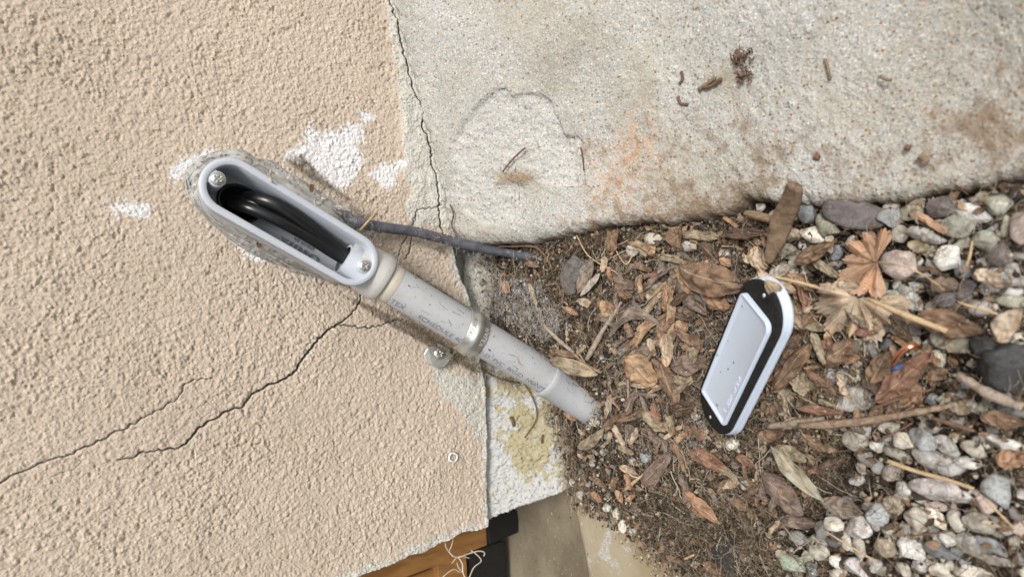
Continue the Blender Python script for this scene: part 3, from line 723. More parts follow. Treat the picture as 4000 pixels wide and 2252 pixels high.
for i in range(NO):
    o_ = ou[i]; dd = np.hypot(*(inr - o_).T); i_ = inr[np.argmin(dd)]
    for j in range(nr):
        f = j / (nr - 1); p = o_ * (1 - f) + i_ * f
        prof = .0015 + .0195 * f ** 1.7 - (1 - min(1, f * 8)) * .004
        nz = .0022 * float(fbm(np.array([i * .9 / 6.0]), np.array([f * 14.0]), 3, 400)[0]) * math.sin(math.pi * min(1, f * 1.1 + .05)) + .0005 * math.sin(f * 26 + i * .07)
        Vs.append((p[0], -.001 - prof - nz, p[1]))
Fc = []
for i in range(NO):
    for j in range(nr - 1): a = i * nr + j; c_ = ((i + 1) % NO) * nr + j; Fc.append((a, a + 1, c_ + 1, c_))
me = mesh_np('sealant', np.array(Vs), np.array(Fc)); link('sealant', me, mat_seal(), wall)
bpy.data.objects['sealant']['label'] = 'grey smeared sealant mound around the conduit body'
# wall plug ring
b = MB(); c0 = at_y((1770, 1785), -.0025); b.tube([c0 + np.array([.0034 * math.cos(t) + .0004 * math.sin(3 * t), 0, .0036 * math.sin(t)]) for t in np.linspace(0, 2 * math.pi, 20)], .0007, 6)
loc_place(b.build('plug_ring', mat_plain('white_filler', (.8, .79, .78), .8)), wall)

# ------------------------------------------------------------------ wires inside
def wire(P, rad, label):
    b = MB(); b.tube(smooth_path([bp(*p) for p in P], 8), rad, 14)
    o = b.build('black_wire', M_BLACK); recentre(o); tag(o, label, 'wire', 'black wires in the conduit body'); return o
wire([(-.034, -.0030, -.034), (-.032, -.0030, -.0240), (-.024, -.0022, -.0150), (-.010, -.0006, -.0120), (.006, .0004, -.0135), (.020, .0006, -.0155), (.034, .0004, -.0175), (.060, .001, -.018)], .0038, 'glossy black wire nearest the moulded lettering inside the conduit body')
wire([(-.030, .0040, -.034), (-.028, .0046, -.0220), (-.018, .0066, -.0120), (-.006, .0070, -.0110), (.010, .0060, -.0135), (.024, .0050, -.0160), (.036, .0040, -.0175), (.060, .003, -.018)], .0042, 'black wire pressed along the upper wall of the open conduit body')
wire([(-.032, .0010, -.034), (-.030, .0012, -.0230), (-.020, .0030, -.0165), (-.006, .0040, -.0165), (.010, .0042, -.0185), (.026, .0034, -.0175), (.040, .0030, -.0190), (.060, .003, -.018)], .0034, 'thick black wire in the middle of the bundle in the open conduit body')
wire([(-.026, .0060, -.036), (-.020, .0075, -.0240), (-.006, .0070, -.0190), (.010, .0050, -.0210), (.028, .0040, -.0220), (.042, .003, -.0210), (.060, .0, -.020)], .0030, 'black wire lying deepest beneath the others in the conduit body')

# ------------------------------------------------------------------ pipe
pipe = empty('grey_pipe', tuple(PA)); tag(pipe, 'pale grey plastic conduit pipe running diagonally from the conduit body into the litter', 'pipe')
PR = .01335
b = MB(); b.loft([ringx(PA + PD * x_, PD, PR, 48) for x_ in np.linspace(-.025, np.linalg.norm(PB - PA) + .004, 40)], True, True)
TUBE = loc_place(b.build('pipe_tube', M_PIPE), pipe)
PC = at_y((2300, 1590), -.070); CD = (PC - PB) / np.linalg.norm(PC - PB); CD = PD * .75 + CD * .25; CD /= np.linalg.norm(CD)
b = MB(); b.loft([ringx(PB + CD * x_, CD, r_, 48) for x_, r_ in ((-.0005, .0137), (-.0012, .0150), (.0005, .0156), (.004, .0156), (.0048, .0152), (.03, .0156), (.07, .0156))], False, False)
loc_place(b.build('coupling', M_PIPE), pipe)
# glue ring
b = MB(); b.loft([ringx(PA + PD * x_, PD, r_, 48) for x_, r_ in ((.0052, .01338), (.0056, .0139), (.0085, .0140), (.0125, .0137), (.013, .01338))], False, False)
loc_place(b.build('glue_band', mat_pvc('old_glue', (.52, .48, .40), .35, .5)), pipe)
pa = np.cross(PD, [0, -1, 0]); pa /= np.linalg.norm(pa); pc_ = np.cross(pa, PD)      # pc_ faces out of the wall
if pa[0] > 0: pa = -pa                                                              # pa: towards the lower side in the photo
def pipe_text(txt, size, along, ang):
    def wrap(x, y, z):
        a = ang - y / PR; rr_ = PR + .00022 + z
        return PA + PD * (along + x) + rr_ * (math.cos(a) * pc_ + math.sin(a) * pa)
    put_text(txt, size, None, None, None, None, 'printing', M_INK, TUBE, .00002, wrap)
pipe_text('TEX', .0062, .014, 1.16)
pipe_text('SCHEDULE 40', .0060, .036, 1.14)
pipe_text('E-D  PVC  RIGID  NONMET', .0056, .088, 1.10)

# ------------------------------------------------------------------ strap
strap = empty('pipe_strap', tuple(at_y((1712, 1390), -.004))); tag(strap, 'galvanised metal strap holding the grey pipe, with its screwed foot plate on the stucco', 'pipe strap')
q0 = at_y((1838, 1288), -.040); al = float((q0 - PA) @ PD)
b = MB(); hw = .0078; lp = []
for x_, r_ in ((-1, .0002), (-1, .0011), (-.92, .0014), (-.42, .0014), (-.34, .0022), (.34, .0024), (.42, .0014), (.92, .0014), (1, .0011), (1, .0002)):
    lp.append((x_, r_))
angs = np.linspace(-1.9, 1.75, 44); V = []; Fs = []
for a in angs:
    for x_, r_ in lp:
        sk = .0006 * math.sin(a * 2)
        rr_ = PR + r_ + .0002 + max(0, a - 1.35) * .004
        V.append(PA + PD * (al + x_ * hw + sk + a * .0012) + rr_ * (math.cos(a) * pc_ + math.sin(a) * pa))
nl = len(lp)
for i in range(len(angs) - 1):
    for k in range(nl - 1): Fs.append((i * nl + k, i * nl + k + 1, (i + 1) * nl + k + 1, (i + 1) * nl + k))
    Fs.append((i * nl + nl - 1, i * nl, (i + 1) * nl, (i + 1) * nl + nl - 1))
b.add(V, Fs); BAND = loc_place(b.build('band', M_METAL), strap)
def strap_text(txt, size, dx, a0, mat=M_EMB):
    def wrap(x, y, z):
        a = a0 + x / (PR + .0018); return PA + PD * (al + dx - y + a * .0012) + (PR + .0021 + z) * (math.cos(a) * pc_ + math.sin(a) * pa)
    put_text(txt, size, None, None, None, None, 'stamping', mat, BAND, .00015, wrap)
strap_text('HALEX', .0046, .0075, -.35, mat_plain('stamp_edge', (.72, .72, .68), .4, .5, .6))
strap_text('3/4', .0040, .0020, -.10, M_INK); strap_text('C UL US', .0034, -.0040, -.5, mat_plain('stamp_edge_dim', (.40, .40, .37), .4, .5, .6))
fp = [(1664, 1385), (1676, 1362), (1700, 1355), (1735, 1362), (1762, 1388), (1745, 1412), (1735, 1425), (1708, 1432), (1690, 1420), (1672, 1412)]
fp = [(1713 + (p[0] - 1713) * 1.15, 1392 + (p[1] - 1392) * 1.15) for p in fp]
fq = [at_y(p, -.0085) for p in fp]; n = len(fq); b = MB()
b.add([(p[0], -.0085 - .0006 * math.sin(i * 1.7), p[2]) for i, p in enumerate(fq)] + [(p[0], -.0060, p[2]) for p in fq], [tuple(range(n)), tuple(range(n, 2 * n))[::-1]] + [(i, n + i, n + (i + 1) % n, (i + 1) % n) for i in range(n)])
fo2 = loc_place(b.build('foot_plate', mat_plain('zinc_plate', (.58, .60, .57), .42, .45, .55, .1, 300), None, False), strap); m_ = fo2.modifiers.new('b', 'BEVEL'); m_.width = .0006
b = MB(); k0 = at_y((1752, 1395), -.0078); k1 = PA + PD * al + (PR + .0015) * pa * .98 + pc_ * -.004
k1 = PA + PD * (al + .002) + (PR + .003) * (math.cos(1.75) * pc_ + math.sin(1.75) * pa)
for i, (s_, e_) in enumerate(((k0, k1),)):
    wv = PD * .0050; th_ = np.array([0, -.0010, 0])
    e_ = PA + PD * al + (PR + .0015) * pa; e_[1] = -.014; mid_ = s_ * .45 + e_ * .55; mid_[1] = -.0060
    lps = [[p - wv * ww_, p + wv * ww_, p + wv * ww_ + th_, p - wv * ww_ + th_] for p, ww_ in ((s_, .9), (mid_, 1), (e_, 1.2))]
    b.loft(lps, True, True)
loc_place(b.build('strap_leg', M_METAL, None, False), strap)
screw_head('screw', at_y((1716, 1380), -.0092), .0044, np.array([0.1, -1, .1]), np.array([0, 0, 1.]), strap, .3)

# ------------------------------------------------------------------ grey cable
cb_px = [((1348, 838), .004), ((1362, 852), -.010), ((1400, 870), -.015), ((1500, 888), -.014), ((1620, 905), -.014), ((1720, 930), -.016), ((1850, 962), -.022)]
cp_ = [at_y(p, y) for p, y in cb_px] + [at_g(p, h) for p, h in (((1980, 985), .006), ((2060, 1000), .002), ((2150, 1012), -.006))]
b = MB(); b.tube(smooth_path(cp_, 8), .0038, 18); o = b.build('grey_cable', M_CABLE); recentre(o)
tag(o, 'dark grey round cable from the wall into the soil beside the slab', 'cable')

# ------------------------------------------------------------------ removed cover
CC = np.array([-.0422, -.2072, -.0357]); CLx = np.array([.75502, -.57004, .32403]); CN = np.array([-.12717, .35749, .92522])
CLx /= np.linalg.norm(CLx); CN = CN - CLx * (CN @ CLx); CN /= np.linalg.norm(CN); CSx = np.cross(CN, CLx)
cover = empty('conduit_cover', tuple(CC)); tag(cover, 'loose pale plastic conduit cover with black rubber gasket lying on the dry leaves', 'conduit cover')
CC = CAM + (CC - CAM) * .97; cover.location = tuple(CC)
def cpt(a, b_, n_): return CC + (CLx * a + CSx * b_ + CN * (n_ - .0026)) * .97
def rrect(hx, hy, r, n=7, rs=None):
    P = []
    for q_, (cx, cy, a0) in enumerate(((hx, hy, 0), (-hx, hy, 90), (-hx, -hy, 180), (hx, -hy, 270))):
        r_ = rs[q_] if rs else r
        for i in range(n + 1):
            a = R(a0 + 90 * i / n); P.append(cpt_((cx - math.copysign(r_, cx)) + r_ * math.cos(a), (cy - math.copysign(r_, cy)) + r_ * math.sin(a)))
    return P
def cpt_(a, b_): return (a, b_)
def cring(hl, r, n_, k=20): return [cpt(x, y, n_) for x, y in stadium(hl, r, k)]
b = MB()
b.loft([cring(.0568, .0184, -.0076), cring(.0576, .0191, -.0070), cring(.0580, .0194, -.0060), cring(.0577, .0191, -.0050), cring(.0573, .0188, -.0044), cring(.0572, .0187, -.0030), cring(.0570, .0185, -.0022), cring(.0545, .0160, -.0020)], True, True)
loc_place(b.build('cover_plate', M_COVER), cover)
b = MB()
gr = []
for hl, r, n_ in ((.0555, .0178, -.0018), (.0563, .0186, -.0012), (.0562, .0185, -.0001), (.0555, .0178, .0002), (.0500, .0130, .0002)):
    gr.append([cpt(x, y + .0004 * math.sin(x * 120), n_ + .0005 * math.sin(x * 90 + y * 60)) for x, y in stadium(hl, r)])
b.loft(gr, True, True)
gk = loc_place(b.build('gasket', M_GASKET), cover)
b = MB(); pl = []
for ins, n_ in ((0, -.0012), (0, .0022), (.0005, .0028), (.0013, .0028), (.0018, .0024), (.0024, .0014), (.0028, .0013)):
    pl.append([cpt(x, y, n_) for x, y in rrect(.0420 - ins, .0141 - ins, max(.0032 - ins, .0006), 7, [max(.0030 - ins, .0005), max(.0026 - ins, .0005), max(.0026 - ins, .0005), max(.0060 - ins, .0006)])])
b.loft(pl, False, True)
pn = loc_place(b.build('raised_panel', M_COVER), cover)
for sx in (1, -1):
    b = MB(); b.loft([[cpt(sx * .0508 + r_ * 1.2 * math.cos(t), r_ * math.sin(t), n_) for t in np.linspace(0, 2 * math.pi, 20, False)] for r_, n_ in ((.0026, .0004), (.0026, .0007), (.0015, .0007), (.0013, .0003))], False, True)
    loc_place(b.build('screw_hole', M_GASKET), cover)
    b = MB(); b.loft([[cpt(sx * .0508 + r_ * math.cos(t), r_ * .8 * math.sin(t), n_) for t in np.linspace(0, 2 * math.pi, 16, False)] for r_, n_ in ((.0012, .0004), (.0012, .0009))], False, True)
    loc_place(b.build('hole_rim', M_COVER), cover)
put_text('2  LB57BLW 3/4R', .0042, cpt(-.034, -.0105, .0014), CLx, CSx, CN, 'lettering', mat_pvc('cover_letters', (.55, .60, .72), .35, .1), pn, .0003)
b = MB()
for px in ((2900, 1195), (2845, 1330), (2803, 1385), (2866, 1415), (2845, 1440), (2815, 1452), (2802, 1580)):
    d = ray(px); t = ((CC - CAM) @ CN + .0009) / (d @ CN); q_ = CAM + t * d; a_ = random.random() * 3
    v_ = CLx * math.cos(a_) + CSx * math.sin(a_); w_ = np.cross(CN, v_); sz = random.uniform(.0004, .0010)
    b.loft([[q_ + v_ * sz * x_ + w_ * sz * .4 * y_ + CN * h_ for x_, y_ in ((-1, 0), (-.2, -1), (1, .2), (0, 1))] for h_ in (0, .0004)], True, True)
cr_ = b.build('debris_crumb', M_ROOT, None, False); tag(cr_, 'scattered brown specks of dirt on the pale conduit cover', kind='stuff')

# ------------------------------------------------------------------ landmarks for wording
LM = [('the conduit cover', (2860, 1390)), ('the copper wire scrap', (3530, 1385)), ('the orange lobed leaf', (3385, 1000)), ('the tan lobed leaf', (3330, 1210)),
      ('the big black stone', (3920, 1430)), ('the broad flat bark strip', (3050, 860)), ('the green stone', (3095, 2198)), ('the pale green folded leaf', (3110, 1850)),
      ('the large lilac-grey stone', (3682, 1916)), ('the round blue-grey stone', (3902, 1916)), ('the sage green stone', (3745, 884)), ('the pink striped stone', (3520, 1032)),
      ('the round mauve stone', (3676, 809)), ('the pipe end', (2280, 1590)), ('the slab edge crack', (2040, 900)), ('the long dark stick', (3450, 1620)),
      ('the pale straw stalk', (3630, 1855)), ('the rolled tube leaf', (2453, 1540)), ('the ochre foundation corner', (2200, 1950)), ('the charcoal lump', (2850, 2150)),
      ('the grey arched leaf', (2490, 1260)), ('the broad veined leaf', (2770, 1090)), ('the white potato-shaped stone', (3707, 1008)), ('the light grey lumpy stone', (3341, 1553))]
LANDSELF = {}
USED = {}
def wording(desc, p, skip=None):
    """a label that says where the thing lies: by its nearest find-able neighbour"""
    c = sorted((math.hypot(p[0] - q[0], p[1] - q[1]), n, q) for n, q in LM if n != skip)
    for rank in range(4):
        for dd, n, q in c[rank:rank + 1]:
            dx, dy = p[0] - q[0], p[1] - q[1]
            if abs(dx) > 2.2 * abs(dy): di = 'right of' if dx > 0 else 'left of'
            elif abs(dy) > 2.2 * abs(dx): di = 'below' if dy > 0 else 'above'
            else: di = ('below' if dy > 0 else 'above') + (' right of' if dx > 0 else ' left of')
            dist = 'just ' if dd < 95 else ('' if dd < 190 else 'well ')
            t = f'{desc} {dist}{di} {n}'
            if t not in USED: USED[t] = 1; return t
    for rank in range(4):
        dd, n, q = c[rank]
        for word in ('farther out', 'second one', 'third one', 'outermost'):
            t = f'{desc} {word} {"to the right of" if p[0] > q[0] else "to the left of"} {n}'
            if t not in USED: USED[t] = 1; return t
    t = desc + ' among its neighbours'; USED[t] = 1; return t

# ------------------------------------------------------------------ pebbles
def ico(sub=3):
    t = (1 + 5 ** .5) / 2
    V = [(-1, t, 0), (1, t, 0), (-1, -t, 0), (1, -t, 0), (0, -1, t), (0, 1, t), (0, -1, -t), (0, 1, -t), (t, 0, -1), (t, 0, 1), (-t, 0, -1), (-t, 0, 1)]
    Fs = [(0, 11, 5), (0, 5, 1), (0, 1, 7), (0, 7, 10), (0, 10, 11), (1, 5, 9), (5, 11, 4), (11, 10, 2), (10, 7, 6), (7, 1, 8), (3, 9, 4), (3, 4, 2), (3, 2, 6), (3, 6, 8), (3, 8, 9), (4, 9, 5), (2, 4, 11), (6, 2, 10), (8, 6, 7), (9, 8, 1)]
    V = [Vector(v).normalized() for v in V]
    for _ in range(sub):
        c = {}; N = []
        def mid(a, b):
            k = (min(a, b), max(a, b))
            if k not in c: V.append(((V[a] + V[b]) / 2).normalized()); c[k] = len(V) - 1
            return c[k]
        for a, b_, d in Fs:
            x, y, z = mid(a, b_), mid(b_, d), mid(d, a); N += [(a, x, z), (b_, y, x), (d, z, y), (x, y, z)]
        Fs = N
    return np.array([tuple(v) for v in V]), np.array(Fs)
ICO_V, ICO_F = ico(3); ICO2_V, ICO2_F = ico(2)
PC = {'grey': (.30, .30, .285), 'light grey': (.45, .445, .42), 'dark grey': (.13, .135, .14), 'slate blue': (.17, .19, .225), 'blue-grey': (.28, .31, .33),
      'cream': (.62, .57, .46), 'white': (.66, .65, .61), 'tan': (.42, .34, .23), 'ochre': (.43, .33, .17), 'olive': (.31, .30, .21), 'sage green': (.33, .345, .27),
      'mauve': (.25, .205, .21), 'dark mauve': (.155, .13, .135), 'pinkish': (.45, .34, .30), 'lilac-grey': (.46, .43, .43), 'black': (.045, .048, .052), 'green': (.26, .32, .235),
      'brown': (.22, .14, .09), 'reddish': (.25, .11, .075), 'grey-tan': (.38, .34, .27), 'taupe': (.34, .29, .25)}
def pebble(u, v, a, b, ang, colour, thick=.72, lift=0.55, label=None, group=None, cat='pebble', ang2=None, lumpy=.10, name='pebble', lowres=False, cut=True):
    a, b = a * 1.07, b * 1.07; q = at_g((u, v), 0.0); k = scale_at(q); A, B = a * k, b * k; Cc = min(A, B) * thick
    q = at_g((u, v), Cc * lift); k = scale_at(q); A, B = a * k * .93, b * k * .93
    vd = CAM - q; vd /= np.linalg.norm(vd); n_ = vd * .55 + np.array([0, 0, 1.]) * .45; n_ /= np.linalg.norm(n_)
    rt = AR - n_ * (AR @ n_); rt /= np.linalg.norm(rt); up = AU - n_ * (AU @ n_) - rt * (AU @ rt); up /= np.linalg.norm(up)
    an = R(-ang); e1 = rt * math.cos(an) + up * math.sin(an); e2 = -rt * math.sin(an) + up * math.cos(an)
    P0, Ff = (ICO2_V, ICO2_F) if lowres else (ICO_V, ICO_F)
    rs = np.random.RandomState(int(u * 7 + v * 13) % 99991)
    P = P0.copy()
    if cut:                       # a few flattened facets give each stone its own outline
        for _ in range(rs.randint(5, 10)):
            nn = rs.normal(size=3); nn /= np.linalg.norm(nn); h = rs.uniform(.55, .86); dd = P @ nn
            P = P - np.clip(dd - h, 0, None)[:, None] * nn * .93
    ph = rs.uniform(0, 6.28, 9)
    dsp = sum(math.sqrt(1 / (i + 1)) * np.sin(P @ rs.normal(size=3) * (1.6 + i) + ph[i]) for i in range(4)) * .5
    P = P * (1 + lumpy * dsp)[:, None]
    W = P[:, :1] * A * e1 + P[:, 1:2] * B * e2 + P[:, 2:3] * Cc * n_
    me = mesh_np(name, W, Ff); o = link(name, me, M_PEB); o.location = tuple(q)
    base = np.array(PC[colour]); gm_ = base.mean(); base = (base * .62 + gm_ * .38 * np.array([1.03, 1.0, .94])) * rs.uniform(.78, 1.28); o.color = (*base, 1)
    tag(o, label, cat, group); return o
SHAPE = lambda a, b: 'long' if max(a, b) > 1.75 * min(a, b) else ('oval' if max(a, b) > 1.25 * min(a, b) else 'rounded')
SIZE = lambda a: 'large' if a > 56 else ('medium' if a > 36 else 'small')
PEB = """2969 810 22 18 0 light grey|3153 833 44 38 20 slate blue|3093 912 39 34 -10 tan|3176 912 52 33 25 cream|3236 888 66 37 55 olive|3269 988 25 33 10 slate blue|3076 975 38 30 0 olive
3103 1025 22 27 20 grey-tan|3110 1065 42 22 0 cream|2860 875 14 24 10 cream|3265 1033 32 15 0 taupe|3555 829 47 31 -10 olive|3472 853 42 40 0 blue-grey|3614 915 82 31 20 light grey
3515 922 31 42 10 grey-tan|3586 964 41 26 15 ochre|3752 948 44 26 0 grey-tan|3907 988 48 56 0 mauve|3803 836 66 36 35 light grey|3896 802 50 42 0 sage green|3848 940 44 42 20 sage green
3931 884 28 48 0 olive|3988 890 42 70 10 pinkish|3645 1043 28 38 -20 blue-grey|3852 1022 30 22 0 blue-grey|3607 1081 32 22 0 grey|3555 1129 46 32 -15 grey|3503 1112 17 24 0 white
3438 1112 30 35 0 sage green|3776 1126 34 34 0 dark mauve|3697 1115 50 33 10 brown|3865 1122 40 32 0 grey|3952 1098 46 30 0 light grey|3952 1142 45 28 10 light grey|3845 767 33 22 -10 tan
3986 760 40 32 0 black|3480 1168 56 36 0 sage green|3560 1172 52 40 10 light grey|3696 1170 50 38 0 dark mauve|3760 1160 30 30 0 dark mauve|3828 1202 48 38 10 lilac-grey|3955 1172 52 30 10 olive
3724 1343 84 44 25 olive|3660 1400 28 38 0 cream|3628 1338 28 20 10 light grey|3470 1353 30 32 0 dark grey|3415 1370 26 52 0 grey|3565 1275 42 30 20 grey|3765 1495 30 22 0 blue-grey
3693 1552 36 22 -10 olive|3968 1600 60 32 10 dark grey|3272 1470 58 36 30 blue-grey|3355 1470 40 27 -15 cream|3386 1357 22 30 0 grey|2862 1729 30 34 10 white|2815 1725 22 26 0 tan
2918 2057 20 18 0 cream|2925 1895 34 24 0 light grey|2908 2152 20 34 -15 reddish|3165 2210 27 23 0 dark grey|3115 2098 34 25 10 grey|3090 2148 18 13 0 light grey|3199 2148 38 38 0 grey-tan
3211 2073 32 40 0 grey|3257 2048 38 33 20 cream|3306 2119 27 46 -15 white|3356 2140 28 50 0 grey-tan|3356 2065 46 54 20 lilac-grey|3273 2194 32 26 20 white|3277 2233 38 26 10 cream
3348 2215 50 38 20 lilac-grey|3340 1720 52 40 20 grey-tan|3381 1675 22 26 0 white|3381 1787 32 36 0 grey|3425 1741 29 28 0 white|3475 1671 42 27 0 cream|3529 1716 50 36 25 cream|3603 1716 54 44 25 blue-grey
3512 1778 56 24 30 grey-tan|3699 1741 54 34 45 light grey|3670 1804 88 44 20 grey|3778 1804 54 26 10 light grey|3811 1754 47 31 20 grey-tan|3915 1728 60 30 10 light grey|3898 1675 34 24 0 blue-grey
3840 1957 56 36 50 pinkish|3583 2024 46 52 0 grey-tan|3657 2024 28 46 -30 cream|3736 2032 38 44 0 cream|3836 2044 62 42 10 grey-tan|3703 2103 34 36 30 white|3537 1907 32 31 0 light grey
3491 1970 40 34 20 tan|3653 1972 52 20 15 pinkish|3562 2140 46 50 -20 white|3670 2148 62 34 15 slate blue|3786 2123 54 42 40 grey|3873 2132 58 36 20 blue-grey|3923 2057 30 34 0 grey
3977 2057 29 30 0 pinkish|3990 1932 26 34 0 lilac-grey|3794 2231 66 27 5 cream|3919 2190 86 24 8 taupe|3670 2227 48 28 20 cream|3595 2206 40 27 -30 light grey|3529 2223 30 28 0 grey-tan
3425 2007 42 48 0 blue-grey|3454 2127 46 38 40 tan|3417 2206 32 30 0 light grey|3960 2003 32 26 30 mauve|3470 2060 30 26 0 grey-tan|3600 1950 24 18 0 light grey|3980 1790 30 26 0 grey
2238 1882 17 16 0 cream|2271 1888 14 14 0 brown|2297 1892 12 11 0 grey|2271 1933 22 20 0 cream|2313 1972 10 24 -10 white|2370 1979 21 20 0 light grey|2481 1804 28 15 15 white|2524 1785 27 25 0 blue-grey
2278 1802 13 26 -25 light grey|2316 1805 18 17 0 grey|2434 2055 20 28 20 cream|2472 2069 20 18 0 light grey|2410 2006 18 22 0 cream|2358 1766 16 14 0 grey-tan|2322 1647 24 20 10 cream|2295 1634 17 13 0 cream
2298 1669 12 11 0 cream|2364 1762 17 15 0 grey|2371 1703 14 28 0 grey|2719 1621 21 19 0 light grey|2681 1586 17 15 0 olive|2357 1393 18 16 0 light grey|2553 933 40 30 -10 grey-tan|2681 962 34 24 10 light grey
2836 990 22 16 0 light grey|2788 862 26 11 5 light grey|2681 1178 17 22 0 blue-grey|2584 1100 20 9 0 light grey|2646 915 16 22 0 light grey|2700 1700 20 16 0 light grey|2745 1660 24 18 10 grey-tan
2670 1500 22 26 0 olive|2690 1440 18 20 0 grey-tan|3160 1000 30 22 0 grey|3330 1085 30 22 0 grey|3000 1000 22 14 0 dark grey|2470 1985 16 14 0 dark grey|3230 980 26 20 0 dark grey"""
COUNT = 0; HAND = []
SPECIAL = {(3236, 888): 'dark olive speckled granite pebble right of the two cream stones by the bark strip'}
for row in PEB.replace('\n', '|').split('|'):
    f = row.split(); u, v, a, b_, an = map(float, f[:5]); c = ' '.join(f[5:])
    reg = 'gravel pebbles' if u > 3000 else 'small stones in the leaf litter'
    lab = SPECIAL.get((int(u), int(v))) or wording(f'{SIZE(a)} {SHAPE(a, b_)} {c} pebble', (u, v))
    pebble(u, v, a, b_, an, c, label=lab, group=reg, lowres=a < 20, lift=(.75 if (int(u) + int(v)) % 3 else 1.05) if u > 3000 else .8); HAND.append((u, v, max(a, b_)))
for (u, v, a, b_, an, c, th, lab, cat) in (
    (3345, 828, 128, 66, 10, 'dark mauve', .5, 'large flat dark mauve stone resting against the slab edge above the orange lobed leaf', 'stone'),
    (3676, 809, 50, 49, 0, 'mauve', .8, 'round dark mauve pebble touching the slab edge above the sage green stone', 'pebble'),
    (3745, 884, 57, 50, 20, 'sage green', .7, 'rounded sage green pebble below right of the round mauve pebble', 'pebble'),
    (3707, 1008, 48, 54, 0, 'white', .75, 'bright white potato-shaped pebble below the sage green stone', 'pebble'),
    (3520, 1032, 76, 60, 15, 'pinkish', .6, 'broad pink striped stone just right of the orange lobed leaf', 'stone'),
    (3928, 1432, 98, 98, 30, 'black', .75, 'biggest smooth black stone at the right, below the beige leaf', 'stone'),
    (3862, 1385, 60, 84, -15, 'black', .6, 'smooth charcoal black stone tucked behind the biggest black stone', 'stone'),
    (3341, 1553, 84, 50, -15, 'light grey', .7, 'lumpy light grey stone above the long dark stick', 'stone'),
    (3682, 1916, 114, 54, 8, 'lilac-grey', .6, 'large lilac-grey flat stone under the pale straw stalk', 'stone'),
    (3902, 1916, 58, 67, -15, 'blue-grey', .7, 'round smooth blue-grey pebble beside the pale straw stalk end', 'pebble'),
    (3095, 2198, 52, 42, 30, 'green', .6, 'angular pale green stone near the bottom edge of the gravel', 'stone'),
    (2850, 2155, 72, 95, -10, 'black', .4, 'black charcoal-like lump half buried in brown fibres at the bottom', 'stone')):
    pebble(u, v, a, b_, an, c, thick=th, label=lab, cat=cat, group='gravel pebbles' if cat == 'pebble' else 'larger stones', name='pebble' if cat == 'pebble' else 'stone', lift=.4 if u < 3000 else .95, lumpy=.07); HAND.append((u, v, max(a, b_)))
# lower layer of gravel seen between the stones above
GP = np.array([(3040, 1030), (3010, 800), (3300, 815), (3650, 770), (4040, 700), (4060, 2300), (3050, 2300), (3080, 2060), (3300, 1960), (3350, 1700), (3340, 1500), (3440, 1240), (3180, 1130)], float)
names = ['grey', 'light grey', 'grey-tan', 'blue-grey', 'cream', 'sage green', 'dark grey', 'lilac-grey', 'taupe', 'olive']
placed = []; tries = 0
while len(placed) < 130 and tries < 9000:
    tries += 1; u = RNG.uniform(3000, 4050); v = RNG.uniform(700, 2290)
    if poly_sd(np.array([u]), np.array([v]), GP)[0] > 0: continue
    if any(math.hypot(u - p[0], v - p[1]) < .62 * p[2] + 8 for p in HAND): continue
    if any(math.hypot(u - p[0], v - p[1]) < 34 for p in placed): continue
    placed.append((u, v))
for u, v in placed:
    a = RNG.uniform(24, 42); c = names[RNG.randint(len(names))]
    pebble(u, v, a, a * RNG.uniform(.65, .95), RNG.uniform(-90, 90), c, lift=-.1, lowres=True, label=wording(f'half-hidden {c} pebble', (u, v)), group='half hidden pebbles of the lower gravel layer')

# ------------------------------------------------------------------ leaves
LCOL = {'brown': (.27, .15, .075), 'dark brown': (.13, .075, .045), 'golden brown': (.50, .30, .13), 'tan': (.56, .41, .26), 'orange-brown': (.46, .23, .095), 'grey-brown': (.25, .195, .15),
        'mauve-brown': (.23, .155, .125), 'olive-tan': (.36, .29, .17), 'pale olive': (.40, .365, .25), 'reddish brown': (.32, .14, .075), 'beige': (.56, .44, .30), 'orange': (.56, .29, .14), 'pale grey': (.46, .43, .38), 'dark purple': (.10, .06, .05)}
for k_ in LCOL:
    r_, g_, b_ = LCOL[k_]; m_ = (r_ + g_ + b_) / 3; LCOL[k_] = tuple((x * .62 + m_ * .38) * .88 for x in (r_ * .97, g_ * 1.0, b_ * .98))
def leaf_grid(S, W, pts, name, colour, mat=M_LEAF):
    nu, nv = pts.shape[:2]; me = mesh_np(name, pts.reshape(-1, 3), grid_faces(nu, nv))
    uvl = me.uv_layers.new(name='UVMap'); li = np.empty(len(me.loops), np.int32); me.loops.foreach_get('vertex_index', li)
    uvs = np.stack([S.ravel()[li], W.ravel()[li] * .5 + .5], -1); uvl.data.foreach_set('uv', uvs.astype(np.float32).ravel())
    o = link(name, me, mat); o.color = (*colour, 1)
    so = o.modifiers.new('thickness', 'SOLIDIFY'); so.thickness = .00028; so.offset = 0
    return recentre(o)
